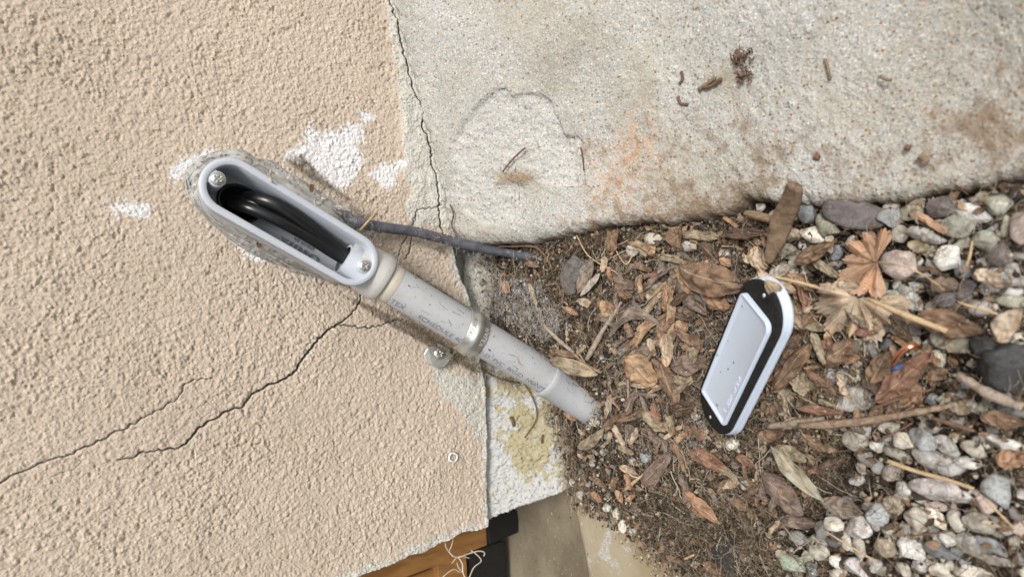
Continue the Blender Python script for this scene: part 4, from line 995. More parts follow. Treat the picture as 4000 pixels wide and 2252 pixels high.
def leaf(p0, p1, wpx, colour, bend=.7, roll=.9, h=(.003, .003), bow=0.0, tilt=0.0, fold=0.0, torn=None, shape='ovate', crumple=1.0, twist=0.0, label=None, desc=None, seed=None, cat='leaf', name='dry_leaf', group='fallen dry leaves'):
    h = (h[0] + .0045, h[1] + .0045); q0, q1 = at_g(p0, h[0]), at_g(p1, h[1]); L_ = np.linalg.norm(q1 - q0); ax = (q1 - q0) / L_
    k = scale_at((q0 + q1) / 2); W_ = wpx * k * .5 * 1.1
    rs = np.random.RandomState(seed if seed is not None else int(p0[0] * 3 + p0[1] * 5 + p1[0]) % 99991)
    up = CAM - (q0 + q1) / 2; up = up / np.linalg.norm(up) * .5 + np.array([0, 0, .5]); up = up - ax * (up @ ax); up /= np.linalg.norm(up); sd = np.cross(up, ax)
    s0_, s1_ = (0, 1) if torn is None else torn
    S, W = np.meshgrid(np.linspace(s0_, s1_, 34), np.linspace(-1, 1, 19), indexing='ij')
    if shape == 'ovate': prof = np.sin(np.pi * S ** .85) ** .72
    elif shape == 'lance': prof = np.sin(np.pi * S ** .95) ** .95
    elif shape == 'strip': prof = np.clip(np.minimum(S, 1 - S) * 14, 0, 1) ** .5
    else: prof = np.sin(np.pi * np.clip(S * .93 + .04, 0, 1)) ** .55
    o1_ = rs.rand() * 50; prof = prof * (1 + .22 * fbm(S * 6 + o1_, np.sign(W) * 3.3, 4, rs.randint(999)) * np.abs(W)) + .015
    yy = W * W_ * prof
    # across: circular roll, along: circular bend that keeps the end points
    rad = W_ / max(abs(roll), 1e-3) * (1 if roll >= 0 else -1)
    aa = yy / rad; y2 = rad * np.sin(aa); z2 = -rad * (1 - np.cos(aa))
    z2 = z2 - fold * np.abs(yy) * -1
    if abs(bend) > .02:
        rb = L_ / (2 * math.sin(bend / 2)); th_ = (S - .5) * bend
        xb = L_ / 2 + (rb + z2) * np.sin(th_); zb = (rb + z2) * np.cos(th_) - rb * math.cos(bend / 2)
    else: xb = S * L_; zb = z2
    y2 = y2 + bow * k * np.sin(np.pi * S)
    tw = tilt + twist * (S - .5); y3 = y2 * np.cos(tw) - (zb * 1.0) * np.sin(tw) * .6; z3 = zb * np.cos(tw) + y2 * np.sin(tw)
    cs = rs.rand() * 90; am = .27 * W_ * crumple
    cz = am * fbm(S * 5 + cs, W * 2.2 + cs, 3, 5) * 1.6 + am * .5 * np.sin(S * 26 - np.abs(W) * 6) * .35
    P = q0 + xb[..., None] * ax + (y3 + am * .5 * fbm(S * 4 + 7 + cs, W * 2, 2, 9))[..., None] * sd + (z3 + cz)[..., None] * up
    # keep it above the soil
    gz_ = ground0(P[..., 0], P[..., 1]) - .001; P[..., 2] = np.maximum(P[..., 2], gz_)
    o = leaf_grid(S, W, P, name, LCOL[colour])
    mid = ((p0[0] + p1[0]) / 2, (p0[1] + p1[1]) / 2)
    tag(o, label or wording(desc or f'{"rolled" if abs(roll) > 2.2 else "curled" if abs(roll) > 1.1 else "flattish"} {colour} dry leaf', mid), cat, group); return o
def palmate(centre, rpx, a0, span, nl, colour, label, h=.006, tiltv=(0, 0, 1), group='lobed leaves'):
    q = at_g(centre, h); k = scale_at(q); Rm = rpx * k
    n_ = np.array(tiltv, float); n_ /= np.linalg.norm(n_)
    vd = (CAM - q); vd /= np.linalg.norm(vd); n_ = n_ + vd * .8; n_ /= np.linalg.norm(n_)
    rt = AR - n_ * (AR @ n_); rt /= np.linalg.norm(rt); up = np.cross(n_, rt); up = up if up @ AU > 0 else -up
    NP = nl * 22
    T, RR = np.meshgrid(np.linspace(0, 1, NP + 1), np.linspace(.02, 1, 22), indexing='ij')
    lob = (T * nl) % 1.0; lob = np.where(T >= 1, .999, lob); li = np.floor(np.clip(T * nl, 0, nl - .001))
    rs = np.random.RandomState(int(centre[0])); amp = rs.uniform(.82, 1.08, nl)[li.astype(int)]
    edge = (.74 + .26 * np.abs(np.sin(np.pi * lob)) ** .55) * amp * (1 + .05 * np.sin(lob * 30) * np.abs(np.sin(np.pi * lob)))
    ang = R(a0) + R(span) * T; rr_ = RR * edge * Rm
    z = -np.cos(2 * np.pi * lob) * (.06 + .06 * fbm(T * 12, RR * 2, 2, 77)) * RR * Rm * 1.2 + .10 * Rm * np.sin(RR * 2.4 + T * 5) - .12 * Rm * RR ** 2 + .03 * Rm * fbm(T * 30, RR * 5, 3, 8)
    P = q + (rr_ * np.cos(ang))[..., None] * rt + (rr_ * np.sin(ang))[..., None] * up + z[..., None] * n_
    P[..., 2] = np.maximum(P[..., 2], ground0(P[..., 0], P[..., 1]) + .001)
    o = leaf_grid(RR * .5, lob * 2 - 1, P, 'lobed_leaf', LCOL[colour]); tag(o, label, 'leaf', group); return o

palmate((3423, 1024), 150, 62, 225, 7, 'orange', 'orange-brown lobed leaf spread like a fan on the gravel beside the pink striped stone', .013)
palmate((3352, 1163), 175, 150, 215, 7, 'tan', 'tan lobed fan-shaped leaf with fine veins between cover and long straw stick', .011)
leaf((2655, 1045), (2905, 1120), 135, 'brown', .5, .75, (.010, .012), bow=-14, label='broad glossy brown veined leaf touching the upper end of the conduit cover', seed=3)
LV = [  # p0, p1, width, colour, bend, roll, extra
 ((2618, 1025), (2755, 1215), 95, 'grey-brown', .4, .7, {}), ((2628, 1150), (2615, 1318), 40, 'golden brown', .5, 1.0, {}),
 ((2378, 1318), (2612, 1300), 52, 'grey-brown', .9, .8, dict(bow=88, label='grey-brown arched crescent leaf right of the thin branching twig')), ((2445, 1395), (2562, 1500), 120, 'golden brown', 1.5, 1.1, dict(h=(.006, .004), label='large golden brown cupped leaf above the rolled tube leaf')),
 ((2602, 1302), (2605, 1432), 62, 'tan', .7, 1.2, dict(h=(.006, .005))), ((2530, 1322), (2558, 1388), 36, 'tan', .6, 1.3, {}),
 ((2578, 1418), (2655, 1600), 78, 'brown', .4, .9, dict(h=(.006, .003), twist=.6)), ((2622, 1430), (2760, 1400), 85, 'mauve-brown', .4, .5, {}),
 ((2452, 1478), (2456, 1606), 26, 'tan', .1, 3.6, dict(shape='strip', crumple=.3, h=(.005, .005), label='light tan leaf rolled into a neat tube standing left of the cover')),
 ((2462, 1500), (2572, 1508), 34, 'tan', .5, 1.6, {}), ((2145, 1405), (2335, 1462), 62, 'olive-tan', .5, .8, dict(h=(.018, .010), label='olive-tan leaf lying across the lower end of the grey pipe')),
 ((2165, 1372), (2262, 1392), 30, 'brown', .4, 1.0, dict(h=(.012, .006))), ((2384, 1540), (2366, 1632), 38, 'tan', .5, 1.6, dict(twist=1.4)), ((2385, 1612), (2412, 1545), 18, 'pale grey', .9, 1.2, dict(bow=10)),
 ((2508, 1608), (2598, 1684), 70, 'olive-tan', 1.0, 1.3, dict(h=(.005, .004))), ((2585, 1652), (2645, 1694), 46, 'orange-brown', .7, 1.5, {}), ((2388, 1650), (2440, 1745), 34, 'tan', .6, 1.3, {}),
 ((2455, 1732), (2492, 1668), 36, 'tan', .6, 1.3, {}), ((2415, 1742), (2476, 1772), 34, 'olive-tan', .8, 1.6, {}), ((2258, 1745), (2362, 1672), 46, 'olive-tan', .6, 1.0, dict(h=(.005, .006), bow=-12)),
 ((2578, 1690), (2602, 1764), 40, 'grey-brown', .5, 1.0, {}), ((2500, 1540), (2540, 1640), 26, 'grey-brown', .6, 1.4, {}), ((2530, 1600), (2560, 1690), 30, 'brown', .5, 1.4, {}),
 ((2992, 1092), (3135, 1288), 72, 'tan', .35, .9, dict(h=(.047, .010), label='tan curled leaf leaning over the right edge of the conduit cover')), ((2965, 1068), (3018, 1118), 52, 'tan', .7, 1.2, dict(h=(.036, .032))),
 ((3012, 1105), (3110, 1140), 56, 'tan', .6, 1.0, dict(h=(.014, .012))), ((3005, 1080), (3088, 1036), 46, 'pale grey', .4, .6, dict(h=(.010, .010))), ((3105, 1025), (3258, 948), 62, 'brown', .5, .8, dict(h=(.008, .012))),
 ((3160, 1000), (3290, 1092), 46, 'olive-tan', 1.0, 1.5, {}), ((3235, 1140), (3362, 1110), 70, 'tan', .4, .6, dict(h=(.008, .009))), ((3015, 1525), (3165, 1345), 88, 'brown', .7, 1.6, dict(h=(.008, .014), label='big brown curled leaf with a pale midrib just right of the conduit cover')),
 ((3172, 1300), (3225, 1420), 60, 'olive-tan', .9, 2.2, dict(h=(.010, .010))), ((3215, 1425), (3335, 1330), 118, 'brown', 1.3, 1.9, dict(h=(.008, .010), label='large rounded brown leaf curled like a ball below the tan lobed leaf')),
 ((3110, 1592), (3290, 1612), 36, 'reddish brown', .5, .9, dict(h=(.008, .008), label='narrow reddish brown boat-shaped leaf above the left end of the dark stick')), ((3150, 1452), (3266, 1532), 52, 'brown', .7, 1.6, {}),
 ((3196, 1562), (3292, 1598), 44, 'olive-tan', .6, 2.6, {}), ((3425, 1565), (3645, 1375), 88, 'reddish brown', .5, .9, dict(h=(.006, .010), label='long reddish brown leaf pointing at the copper wire scrap from below')),
 ((3395, 1500), (3475, 1372), 76, 'brown', .5, .8, dict(h=(.007, .009))), ((3590, 1235), (3835, 1300), 100, 'brown', .4, .7, dict(h=(.008, .010), label='wide brown dry leaf left of the black stones under the straw')),
 ((3905, 1335), (3995, 1205), 84, 'beige', .8, 1.0, dict(h=(.030, .030), bow=20, label='smooth beige curved leaf above the biggest black stone')), ((3830, 1625), (4010, 1655), 66, 'brown', .5, .8, dict(h=(.008, .01))),
 ((3895, 1805), (4010, 1775), 70, 'orange-brown', .4, .7, dict(h=(.010, .010), label='orange-brown leaf at the right edge above the round blue-grey pebble')), ((3010, 1742), (3215, 1958), 62, 'pale olive', .35, -.9, dict(h=(.008, .010), shape='lance', label='pale olive lance-shaped leaf with a raised midrib among the brown litter')),
 ((3028, 1742), (3150, 1800), 56, 'olive-tan', .4, .7, {}), ((2975, 1850), (3135, 2010), 98, 'mauve-brown', .4, .8, dict(h=(.004, .006), label='broad mauve-brown leaf along the lower side of the pale olive leaf')),
 ((3045, 2030), (3185, 2045), 84, 'mauve-brown', .7, 1.9, {}), ((3205, 1960), (3375, 2002), 76, 'grey-brown', .4, .9, dict(h=(.006, .008))), ((2668, 1915), (2812, 2045), 52, 'orange-brown', .3, .8, dict(h=(.005, .005), label='tan-orange pointed leaf lying alone on the fibrous litter at lower centre')),
 ((2702, 1978), (2782, 2022), 46, 'orange-brown', .3, .7, dict(h=(.002, .002))), ((2508, 1898), (2622, 1765), 62, 'mauve-brown', .3, .5, dict(label='flat mauve-brown oblong leaf below the blue-grey stone in the litter')),
 ((2698, 1758), (2848, 1845), 62, 'reddish brown', .5, .9, {}), ((2808, 1898), (2890, 1882), 44, 'tan', .6, 1.2, {}), ((2782, 1795), (2882, 1875), 34, 'olive-tan', .4, 1.0, {}),
 ((2308, 1922), (2352, 1958), 30, 'orange-brown', .4, 1.0, {}), ((2404, 1912), (2432, 1962), 30, 'orange', .4, 1.0, {}), ((2444, 1952), (2482, 1932), 18, 'orange', .4, 1.0, {}), ((2316, 1868), (2370, 1902), 32, 'brown', .5, 1.2, {}),
 ((2600, 2172), (2675, 2198), 28, 'brown', .4, 1.0, {}), ((2738, 2196), (2830, 2245), 44, 'brown', .4, 1.0, {}), ((2312, 1008), (2255, 1145), 52, 'grey-brown', .3, .7, dict(h=(.004, .004), label='dusty grey-brown oval leaf between the slab edge and the pipe')),
 ((2342, 1068), (2268, 1155), 26, 'pale grey', .3, .7, {}), ((2362, 1000), (2352, 1062), 32, 'tan', .4, 1.0, {}), ((1972, 1095), (1976, 1148), 40, 'orange-brown', .3, .7, dict(h=(.003, .003))),
 ((2068, 1108), (2098, 1198), 24, 'olive-tan', .4, 1.2, {}), ((2052, 1024), (2108, 1042), 24, 'brown', .4, 1.0, {}), ((2398, 1118), (2466, 1162), 62, 'brown', .8, 1.4, {}), ((2488, 1078), (2512, 1172), 40, 'brown', .7, 1.6, {}),
 ((2558, 1168), (2604, 1102), 48, 'tan', 1.1, 1.8, {}), ((2528, 1148), (2562, 1205), 30, 'tan', .6, 1.2, {}), ((2638, 1256), (2686, 1292), 46, 'golden brown', .6, 1.2, {}), ((2652, 1290), (2698, 1326), 42, 'dark purple', .6, 1.5, {}),
 ((2755, 1160), (2850, 1200), 76, 'orange-brown', .6, 1.2, dict(h=(.006, .006))), ((2662, 1208), (2722, 1218), 42, 'brown', .5, 1.2, {}), ((2738, 948), (2808, 1030), 62, 'dark brown', .7, 1.4, {}), ((2742, 1032), (2808, 1022), 36, 'tan', .4, .8, {}),
 ((2812, 1008), (2858, 1040), 32, 'orange', .4, .8, {}), ((2484, 938), (2524, 1002), 32, 'olive-tan', .5, 1.2, {}), ((2446, 968), (2494, 988), 46, 'pale grey', .2, .5, {}), ((2662, 1352), (2750, 1368), 36, 'golden brown', .5, 1.2, {}),
 ((2830, 915), (2990, 908), 46, 'dark brown', .4, .9, dict(h=(.005, .005))), ((3580, 835), (3698, 908), 28, 'orange', .2, 1.0, dict(h=(.016, .016), shape='strip', label='orange-tan wood sliver between the olive and mauve pebbles')),
 ((3808, 1062), (3908, 1098), 66, 'beige', .6, 1.1, dict(h=(.014, .014))), ((2990, 1620), (3060, 1560), 56, 'brown', .5, 1.2, {}), ((2960, 1700), (3060, 1690), 60, 'brown', .5, 1.2, {}), ((3060, 1400), (3120, 1300), 50, 'brown', .6, 1.3, {}),
 ((3050, 1660), (3150, 1640), 44, 'tan', .5, 1.2, {}), ((3300, 1480 + 160), (3380, 1690), 50, 'grey-brown', .5, 1.2, {}), ((3130, 1700), (3230, 1760), 52, 'brown', .6, 1.3, {}), ((3200, 1830), (3300, 1790), 50, 'dark brown', .5, 1.3, {}),
 ((2880, 1780), (2950, 1820), 40, 'reddish brown', .5, 1.2, {}), ((2850, 1950), (2930, 1990), 44, 'brown', .5, 1.2, {}), ((2620, 1730), (2680, 1800), 44, 'brown', .5, 1.2, {}), ((2420, 1820), (2490, 1850), 34, 'tan', .5, 1.2, {}),
 ((2250, 1560 + 80), (2200, 1610), 26, 'orange-brown', .4, 1.0, {}), ((2330, 1180), (2400, 1200), 30, 'orange-brown', .4, 1.0, {}), ((2200, 1200), (2260, 1230), 24, 'orange-brown', .4, 1.0, {}), ((3460, 1180 + 300), (3530, 1500), 40, 'olive-tan', .5, 1.2, {}),
 ((3620, 1480), (3700, 1440), 54, 'brown', .5, 1.1, {}), ((3700, 1580), (3790, 1610), 50, 'olive-tan', .5, 1.2, {}), ((3480, 1230), (3560, 1330), 50, 'dark brown', .5, 1.1, {}), ((3430, 1250), (3380, 1330), 56, 'tan', .5, 1.1, {}),
 ((3180, 1210), (3120, 1290), 60, 'brown', .5, 1.1, {}), ((3060, 1230), (3020, 1180), 40, 'tan', .5, 1.1, dict(h=(.02, .02))), ((3350, 1330), (3310, 1420), 44, 'grey-brown', .5, 1.1, {})]
for p0, p1, wpx, c, be, ro, kw in LV: leaf(p0, p1, wpx, c, be, ro, **kw)

AUTO = [(2180, 1220), (2330, 960), (2600, 880), (2860, 860), (3000, 900), (3010, 1060), (3200, 1120), (3420, 1240), (3700, 1300), (3850, 1540), (3600, 1600), (3240, 1690), (3160, 1940), (3020, 2080), (2700, 2000), (2420, 1920), (2280, 1820), (2360, 1700), (2340, 1560), (2360, 1450), (2160, 1340)]
rs = np.random.RandomState(77); na = 0; got = []
CN_ = ['brown', 'tan', 'grey-brown', 'brown', 'olive-tan', 'orange-brown', 'dark brown', 'mauve-brown', 'reddish brown', 'golden brown', 'brown']
while na < 215:
    u, v = (rs.uniform(2150, 3880), rs.uniform(860, 2100)) if na > 150 else (rs.choice([rs.uniform(2380, 2760), rs.uniform(2980, 3700)]), rs.uniform(900, 1720))
    if poly_sd(np.array([u]), np.array([v]), AUTO)[0] > 0 or poly_sd(np.array([u]), np.array([v]), [(2700, 1560), (2830, 1120), (2960, 1060), (3080, 1260), (2850, 1720)])[0] < 10: continue
    if any(math.hypot(u - p[0], v - p[1]) < 33 for p in got): continue
    got.append((u, v)); a = rs.uniform(0, 6.28); L_ = rs.uniform(26, 74) * (1.12 if na <= 150 and u > 2420 else .62); du, dv = math.cos(a) * L_, math.sin(a) * L_
    ro = rs.uniform(1.0, 3.6); c = CN_[rs.randint(len(CN_))]; h0 = rs.uniform(-.003, .004); na += 1
    leaf((u - du, v - dv), (u + du, v + dv), L_ * rs.uniform(.6, 1.25), c, rs.uniform(.5, 1.7), ro if rs.rand() < .65 else -ro * .5, h=(h0 + rs.uniform(-.002, .003), h0 + rs.uniform(-.002, .003)), twist=rs.uniform(-1.2, 1.2), tilt=rs.uniform(-.7, .7), crumple=1.5, seed=na, torn=[None, (.0, .72), (.25, 1.), (.15, .85), None][na % 5], shape=['ovate', 'round', 'ovate', 'round'][na % 4],
         desc=f'{"small" if L_ < 38 else "crumpled"} {"rolled" if ro > 2.2 else "curled"} {c} leaf')

# ------------------------------------------------------------------ sticks, straws, twigs
def stick(P, rad, mat, label, name='twig', cat='twig', h=.006, smooth=5, group=None, wob=.2, branches=(), flat=None):
    def pts(PP, hh):
        hh = hh if hasattr(hh, '__len__') else [hh] * len(PP); return [at_g(p, k_) for p, k_ in zip(PP, hh)]
    root = MB(); q = smooth_path(pts(P, h), smooth); k = scale_at(q[0]); m = len(q); rs = np.random.RandomState(int(P[0][0]))
    rad = rad if hasattr(rad, '__len__') else (rad, rad)
    rr_ = [max(.3, np.interp(i / (m - 1), np.linspace(0, 1, len(rad)), rad)) * .5 * k * (1 + rs.uniform(-wob, wob)) for i in range(m)]
    root.tube(q, rr_, 9 if max(rad) > 8 else 6)
    for BP, br in branches:
        qb = smooth_path(pts(BP, h if not hasattr(h, '__len__') else h[-1]), smooth); root.tube(qb, [br * .5 * k * (1 - .5 * i / len(qb)) for i in range(len(qb))], 6)
    if flat:
        V = np.array(root.v); c_ = V.mean(0); V[:, 2] = c_[2] + (V[:, 2] - c_[2]) * 1.0; root.v = [tuple(v) for v in V]
    o = root.build(name, mat); recentre(o); tag(o, label, cat, group); return o
stick([(3010, 1078), (3090, 1095), (3195, 1122)], (14, 12), M_STRAW, 'short yellow straw piece above the upper end of the conduit cover', 'straw', 'straw', (.020, .019, .016))
stick([(3395, 1168), (3500, 1215), (3600, 1255), (3700, 1293)], (16, 24, 20), M_STRAW, 'thick light tan stalk right of the tan lobed leaf', 'straw', 'stalk', .020)
stick([(3742, 1180), (3840, 1210), (3935, 1238)], (9, 12, 8), M_STRAW, 'thin yellow straw crossing the pale lilac pebble', 'straw', 'straw', .024)
stick([(3423, 1022), (3500, 1032), (3585, 1062), (3640, 1095), (3690, 1135)], (8, 6, 7), M_STRAW, 'curved tan leaf stalk lying over the pink striped stone', 'leaf_stalk', 'leaf stalk', (.020, .026, .026, .018, .012))
stick([(3798, 940), (3788, 1000), (3772, 1042)], (9, 11, 6), M_STRAW, 'short upright straw right of the white potato-shaped pebble', 'straw', 'straw', .022)
stick([(3468, 1800), (3580, 1840), (3700, 1872), (3805, 1908)], (16, 15, 11), M_STRAW, 'long pale straw stalk lying on the lilac-grey stone', 'straw', 'straw', .022)
stick([(3225, 2072), (3300, 2120), (3420, 2190)], (5, 8, 7), M_STRAW, 'thin ochre straw over white pebbles near the bottom', 'straw', 'straw', .020)
stick([(3850, 1950), (3920, 2020), (3990, 2090)], (8, 9, 7), M_STRAW, 'greyish straw slanting below the round blue-grey pebble', 'straw', 'straw', .020)
stick([(3120, 1662), (3260, 1655), (3400, 1640), (3560, 1612), (3740, 1578)], (26, 30, 26, 24, 16), M_TWIG, 'long dark brown stick lying across the leaves below the cover level', 'stick', 'stick', .016)
stick([(3000, 1665), (3110, 1650), (3220, 1632)], (22, 26, 14), M_GREYSTICK, 'short splintered grey-tan stick left of the long dark stick', 'stick', 'stick', .012)
stick([(3742, 1462), (3850, 1530), (3995, 1592)], (30, 42, 34), M_GREYSTICK, 'thick taupe bark-covered stick below the black stones', 'stick', 'stick', .014)
stick([(3400, 1600), (3500, 1560), (3640, 1520)], (10, 12, 8), M_ROOT, 'thin reddish twig right of the light grey lumpy stone', 'twig', 'twig', .014)
stick([(3430, 1722), (3490, 1692), (3565, 1650)], (9, 8, 6), M_ROOT, 'thin reddish twig over the cream pebbles under the long dark stick', 'twig', 'twig', .018)
stick([(3640, 1632), (3720, 1655), (3805, 1682)], (20, 18, 12), M_ROOT, 'reddish brown twig above the grey pebbles at right', 'twig', 'twig', .016)
stick([(3560, 2090), (3640, 2082), (3720, 2072)], (7, 8, 5), M_ROOT, 'short dark twig between two white pebbles at lower right', 'twig', 'twig', .018)
stick([(2428, 1178), (2395, 1230), (2355, 1290), (2322, 1350), (2290, 1405)], (12, 16, 20, 26, 18), M_GREYSTICK, 'tan forked twig left of the grey arched leaf', 'twig', 'twig', .008, branches=(([(2395, 1225), (2380, 1190)], 9),))
stick([(2122, 1268), (2180, 1325), (2242, 1378)], (16, 18, 18), M_GREYSTICK, 'straight grey twig above the pipe end', 'twig', 'twig', .010)
stick([(2240, 1380), (2290, 1425), (2350, 1455)], (9, 12, 12), M_TWIG, 'knotty brown twig at the tip of the leaf on the pipe', 'twig', 'twig', .012, branches=(([(2290, 1425), (2262, 1380), (2250, 1350)], 9),))
stick([(1782, 882), (1800, 915), (1860, 945), (1920, 960), (2000, 962), (2085, 963), (2130, 1000), (2160, 1055)], (5, 7, 8, 7, 8, 7), M_ROOT, 'reddish root creeping along the slab edge over the grey cable', 'root', 'root', (.030, .026, .018, .014, .012, .010, .006, .004), branches=(([(2045, 962), (2052, 1000), (2056, 1022)], 5), ([(2105, 965), (2150, 985), (2180, 1000)], 6)))
stick([(2580, 2058), (2572, 2110)], (7, 6), M_GREYSTICK, 'tiny straight grey twig standing out in the fibres at lower centre', 'twig', 'twig', .008)
stick([(2672, 2182), (2712, 2164)], (9, 9), M_STRAW, 'tiny tan twig stub beside the charcoal lump', 'twig', 'twig', .008)
stick([(2446, 1828), (2465, 1855), (2500, 1866)], (5, 6, 4), M_PALEROOT, 'small pale curved root below the flat white stone', 'root', 'root', .007)
stick([(2440, 1912), (2500, 1862), (2562, 1808)], (16, 12, 6), M_STRAW, 'tan splinter beside the flat mauve-brown leaf', 'splinter', 'splinter', .006)
stick([(2900, 1950), (2945, 1915), (2995, 1880)], (30, 26, 22), M_BARK, 'split brown wood piece left of the mauve-brown leaf', 'wood_piece', 'wood piece', .003)
stick([(2252, 858 + 60), (2300, 1000), (2400, 1060), (2418, 1070)], (4, 5, 4), M_STRAW, 'very thin straw bent across the fibres near the dusty oval leaf', 'straw', 'straw', .008)
stick([(2380, 930), (2440, 1030), (2470, 1000)], (5, 5, 5), M_STRAW, 'thin kinked straw under the pale grey leaf scrap', 'straw', 'straw', .008)
def sstick(P, rad, mat, label, name, cat, lift=.0015):
    q = smooth_path([on_slab(p) + np.array([0, 0, lift]) for p in P], 5); k = scale_at(q[0]); b = MB()
    b.tube(q, [rad * .5 * k * (1 + .2 * math.sin(i * 2.3)) for i in range(len(q))], 6); o = b.build(name, mat); recentre(o); tag(o, label, cat); return o
sstick([(2058, 578), (2020, 612), (1995, 640), (1970, 672)], 7, M_ROOT, 'thin brown twig lying on the eroded patch of the slab', 'twig', 'twig')
sstick([(2668, 280), (2672, 310), (2660, 330)], 11, M_ROOT, 'short dark twig bit upright on the slab above the dirt flake', 'twig', 'twig')
sstick([(2655, 378), (2665, 405), (2695, 410)], 11, M_ROOT, 'small dark hooked twig bit on the slab below the dirt flake', 'twig', 'twig')
sstick([(3228, 232), (3240, 270), (3250, 315)], 12, M_BARK, 'short brown twig high on the slab towards the right', 'twig', 'twig')
sstick([(3440, 300), (3465, 312), (3490, 316)], 12, M_BARK, 'brown plant crumb on the slab right of the short brown twig', 'twig', 'twig')
sstick([(2735, 352), (2775, 325), (2800, 305)], 15, M_BARK, 'brown splintered bark flake on the slab', 'bark_flake', 'bark flake')
sstick([(2755, 345), (2790, 335), (2825, 308)], 14, M_ROOT, 'darker bark flake overlapping the brown one on the slab', 'bark_flake', 'bark flake')
sstick([(3540, 575), (3560, 580)], 24, M_ROOT, 'round dark seed on the slab above the large mauve stone', 'seed', 'seed', .001)
sstick([(3595, 610), (3620, 625), (3612, 640)], 26, M_BARK, 'brown dirt clump on the slab above the round mauve pebble', 'dirt_clump', 'dirt clump', .001)
sstick([(3185, 612), (3205, 618)], 22, M_ROOT, 'small dark dirt clump on the slab above the bark strip', 'dirt_clump', 'dirt clump', .001)
sstick([(2275, 575), (2283, 620), (2287, 668)], 6, M_ROOT, 'thin brown root in the edge of the eroded patch', 'root', 'root')
sstick([(1772, 800), (1785, 840), (1778, 880), (1800, 930)], 6, M_ROOT, 'thin brown root hanging over the slab corner beside the wall joint', 'root', 'root', .003)
# dark fibrous clump on the slab
b = MB(); rs = np.random.RandomState(3)
for i in range(46):
    c_ = (2900 + rs.normal() * 26, 232 + rs.normal() * 14) if i < 26 else (2915 + rs.normal() * 16, 300 + rs.normal() * 14)
    a = rs.uniform(0, 6.28); l_ = rs.uniform(14, 40); q = [on_slab((c_[0] + math.cos(a) * l_ * t + rs.normal() * 4, c_[1] + math.sin(a) * l_ * t + rs.normal() * 4)) + np.array([0, 0, rs.uniform(.0004, .004)]) for t in (-.5, 0, .5)]
    b.tube(smooth_path(q, 3), rs.uniform(.00022, .0006), 4)
o = b.build('plant_tuft', M_ROOT); recentre(o); tag(o, 'dark dried plant tuft stuck on the concrete slab', 'plant tuft')
b = MB()
for i in range(60):
    p = (2030 + rs.normal() * 40, 690 + rs.normal() * 12); a = rs.normal() * .5; l_ = rs.uniform(30, 90)
    q = [on_slab((p[0] + math.cos(a) * l_ * t, p[1] + math.sin(a) * l_ * t + 6 * math.sin(t * 5 + i))) + np.array([0, 0, .001 + .002 * abs(t)]) for t in (-.5, -.2, .2, .5)]
    b.tube(smooth_path(q, 3), .00014, 3)
o = b.build('grass_wisp', M_STRAW); recentre(o); tag(o, 'wisp of fine dry grass caught on the eroded slab patch', 'grass wisp')

# flat bark strips
def bark(P, wpx, mat, label, h=.010, name='bark_strip', cat='bark strip', thick=.004, group=None):
    q = smooth_path([at_g(p, k_) for p, k_ in zip(P, h)], 8); k = scale_at(q[0]); m = len(q); rs = np.random.RandomState(int(P[0][0])); lps = []
    for i, p in enumerate(q):
        T = q[min(i + 1, m - 1)] - q[max(i - 1, 0)]; T /= np.linalg.norm(T); vd = CAM - p; vd /= np.linalg.norm(vd); nn = vd * .5 + np.array([0, 0, .5]); nn -= T * (nn @ T); nn /= np.linalg.norm(nn); sd = np.cross(nn, T)
        w_ = np.interp(i / (m - 1), np.linspace(0, 1, len(wpx)), wpx) * .5 * k * (1 + rs.uniform(-.07, .07))
        lps.append([p + sd * w_ * x_ + nn * thick * y_ for x_, y_ in ((-1, 0), (-.9, .35), (-.5, .55 + rs.uniform(-.1, .1)), (-.1, .75), (.2, .5), (.55, .7 + rs.uniform(-.1, .1)), (.9, .35), (1, 0), (.5, -.4), (-.5, -.4))])
    b = MB(); b.loft(lps, True, True); o = b.build(name, mat, None, True); recentre(o); tag(o, label, cat, group); return o
bark([(3108, 722), (3085, 800), (3055, 860), (3035, 930), (3000, 1020)], (66, 92, 96, 84, 44), M_BARK, 'broad flat brown bark strip leaning on the slab edge across the gravel start', (.034, .024, .018, .014, .010))
bark([(2915, 832), (2960, 842), (3010, 856)], (24, 36, 30), M_BARK, 'small weathered wood chip poking from under the broad bark strip', (.010, .010, .009), 'wood_chip', 'wood chip')
bark([(2265, 1008), (2235, 1060), (2222, 1100), (2235, 1150)], (60, 100, 80, 40), mat_wood('grey_bark', (.14, .13, .12), (.07, .065, .06), (90, 20, 90), .85), 'dark grey wrinkled bark chip beside the dusty oval leaf', (.006, .006, .005, .004), 'bark_chip', 'bark chip')

# ------------------------------------------------------------------ copper wire scrap, white chip, stray bits
cw = empty('copper_wire', tuple(at_g((3530, 1385), .012))); tag(cw, 'bright bent copper wire scrap with a bit of blue insulation among the leaves', 'wire scrap')
b = MB(); b.tube(smooth_path([at_g(p, h) for p, h in (((3488, 1424), .030), ((3505, 1392), .034), ((3535, 1362), .036), ((3565, 1352), .035), ((3592, 1356), .030))], 6), .0013, 10)
s = NT('copper', .22, .5); s.b.inputs['Metallic'].default_value = 1.0; s.b.inputs['Base Color'].default_value = (.95, .43, .26, 1)
loc_place(b.build('copper_strand', s.m), cw)
b = MB(); b.tube(smooth_path([at_g(p, h) for p, h in (((3486, 1440), .029), ((3500, 1437), .030), ((3520, 1428), .028))], 5), .0011, 10)
loc_place(b.build('blue_insulation', mat_plain('blue_plastic', (.05, .09, .20), .35)), cw)
o = pebble(3126, 768, 10, 17, 10, 'white', label='tiny bright white chip at the tip of the broad bark strip', cat='chip', name='white_chip', lift=2.0, lowres=True, group=None)
if 'group' in o: del o['group']
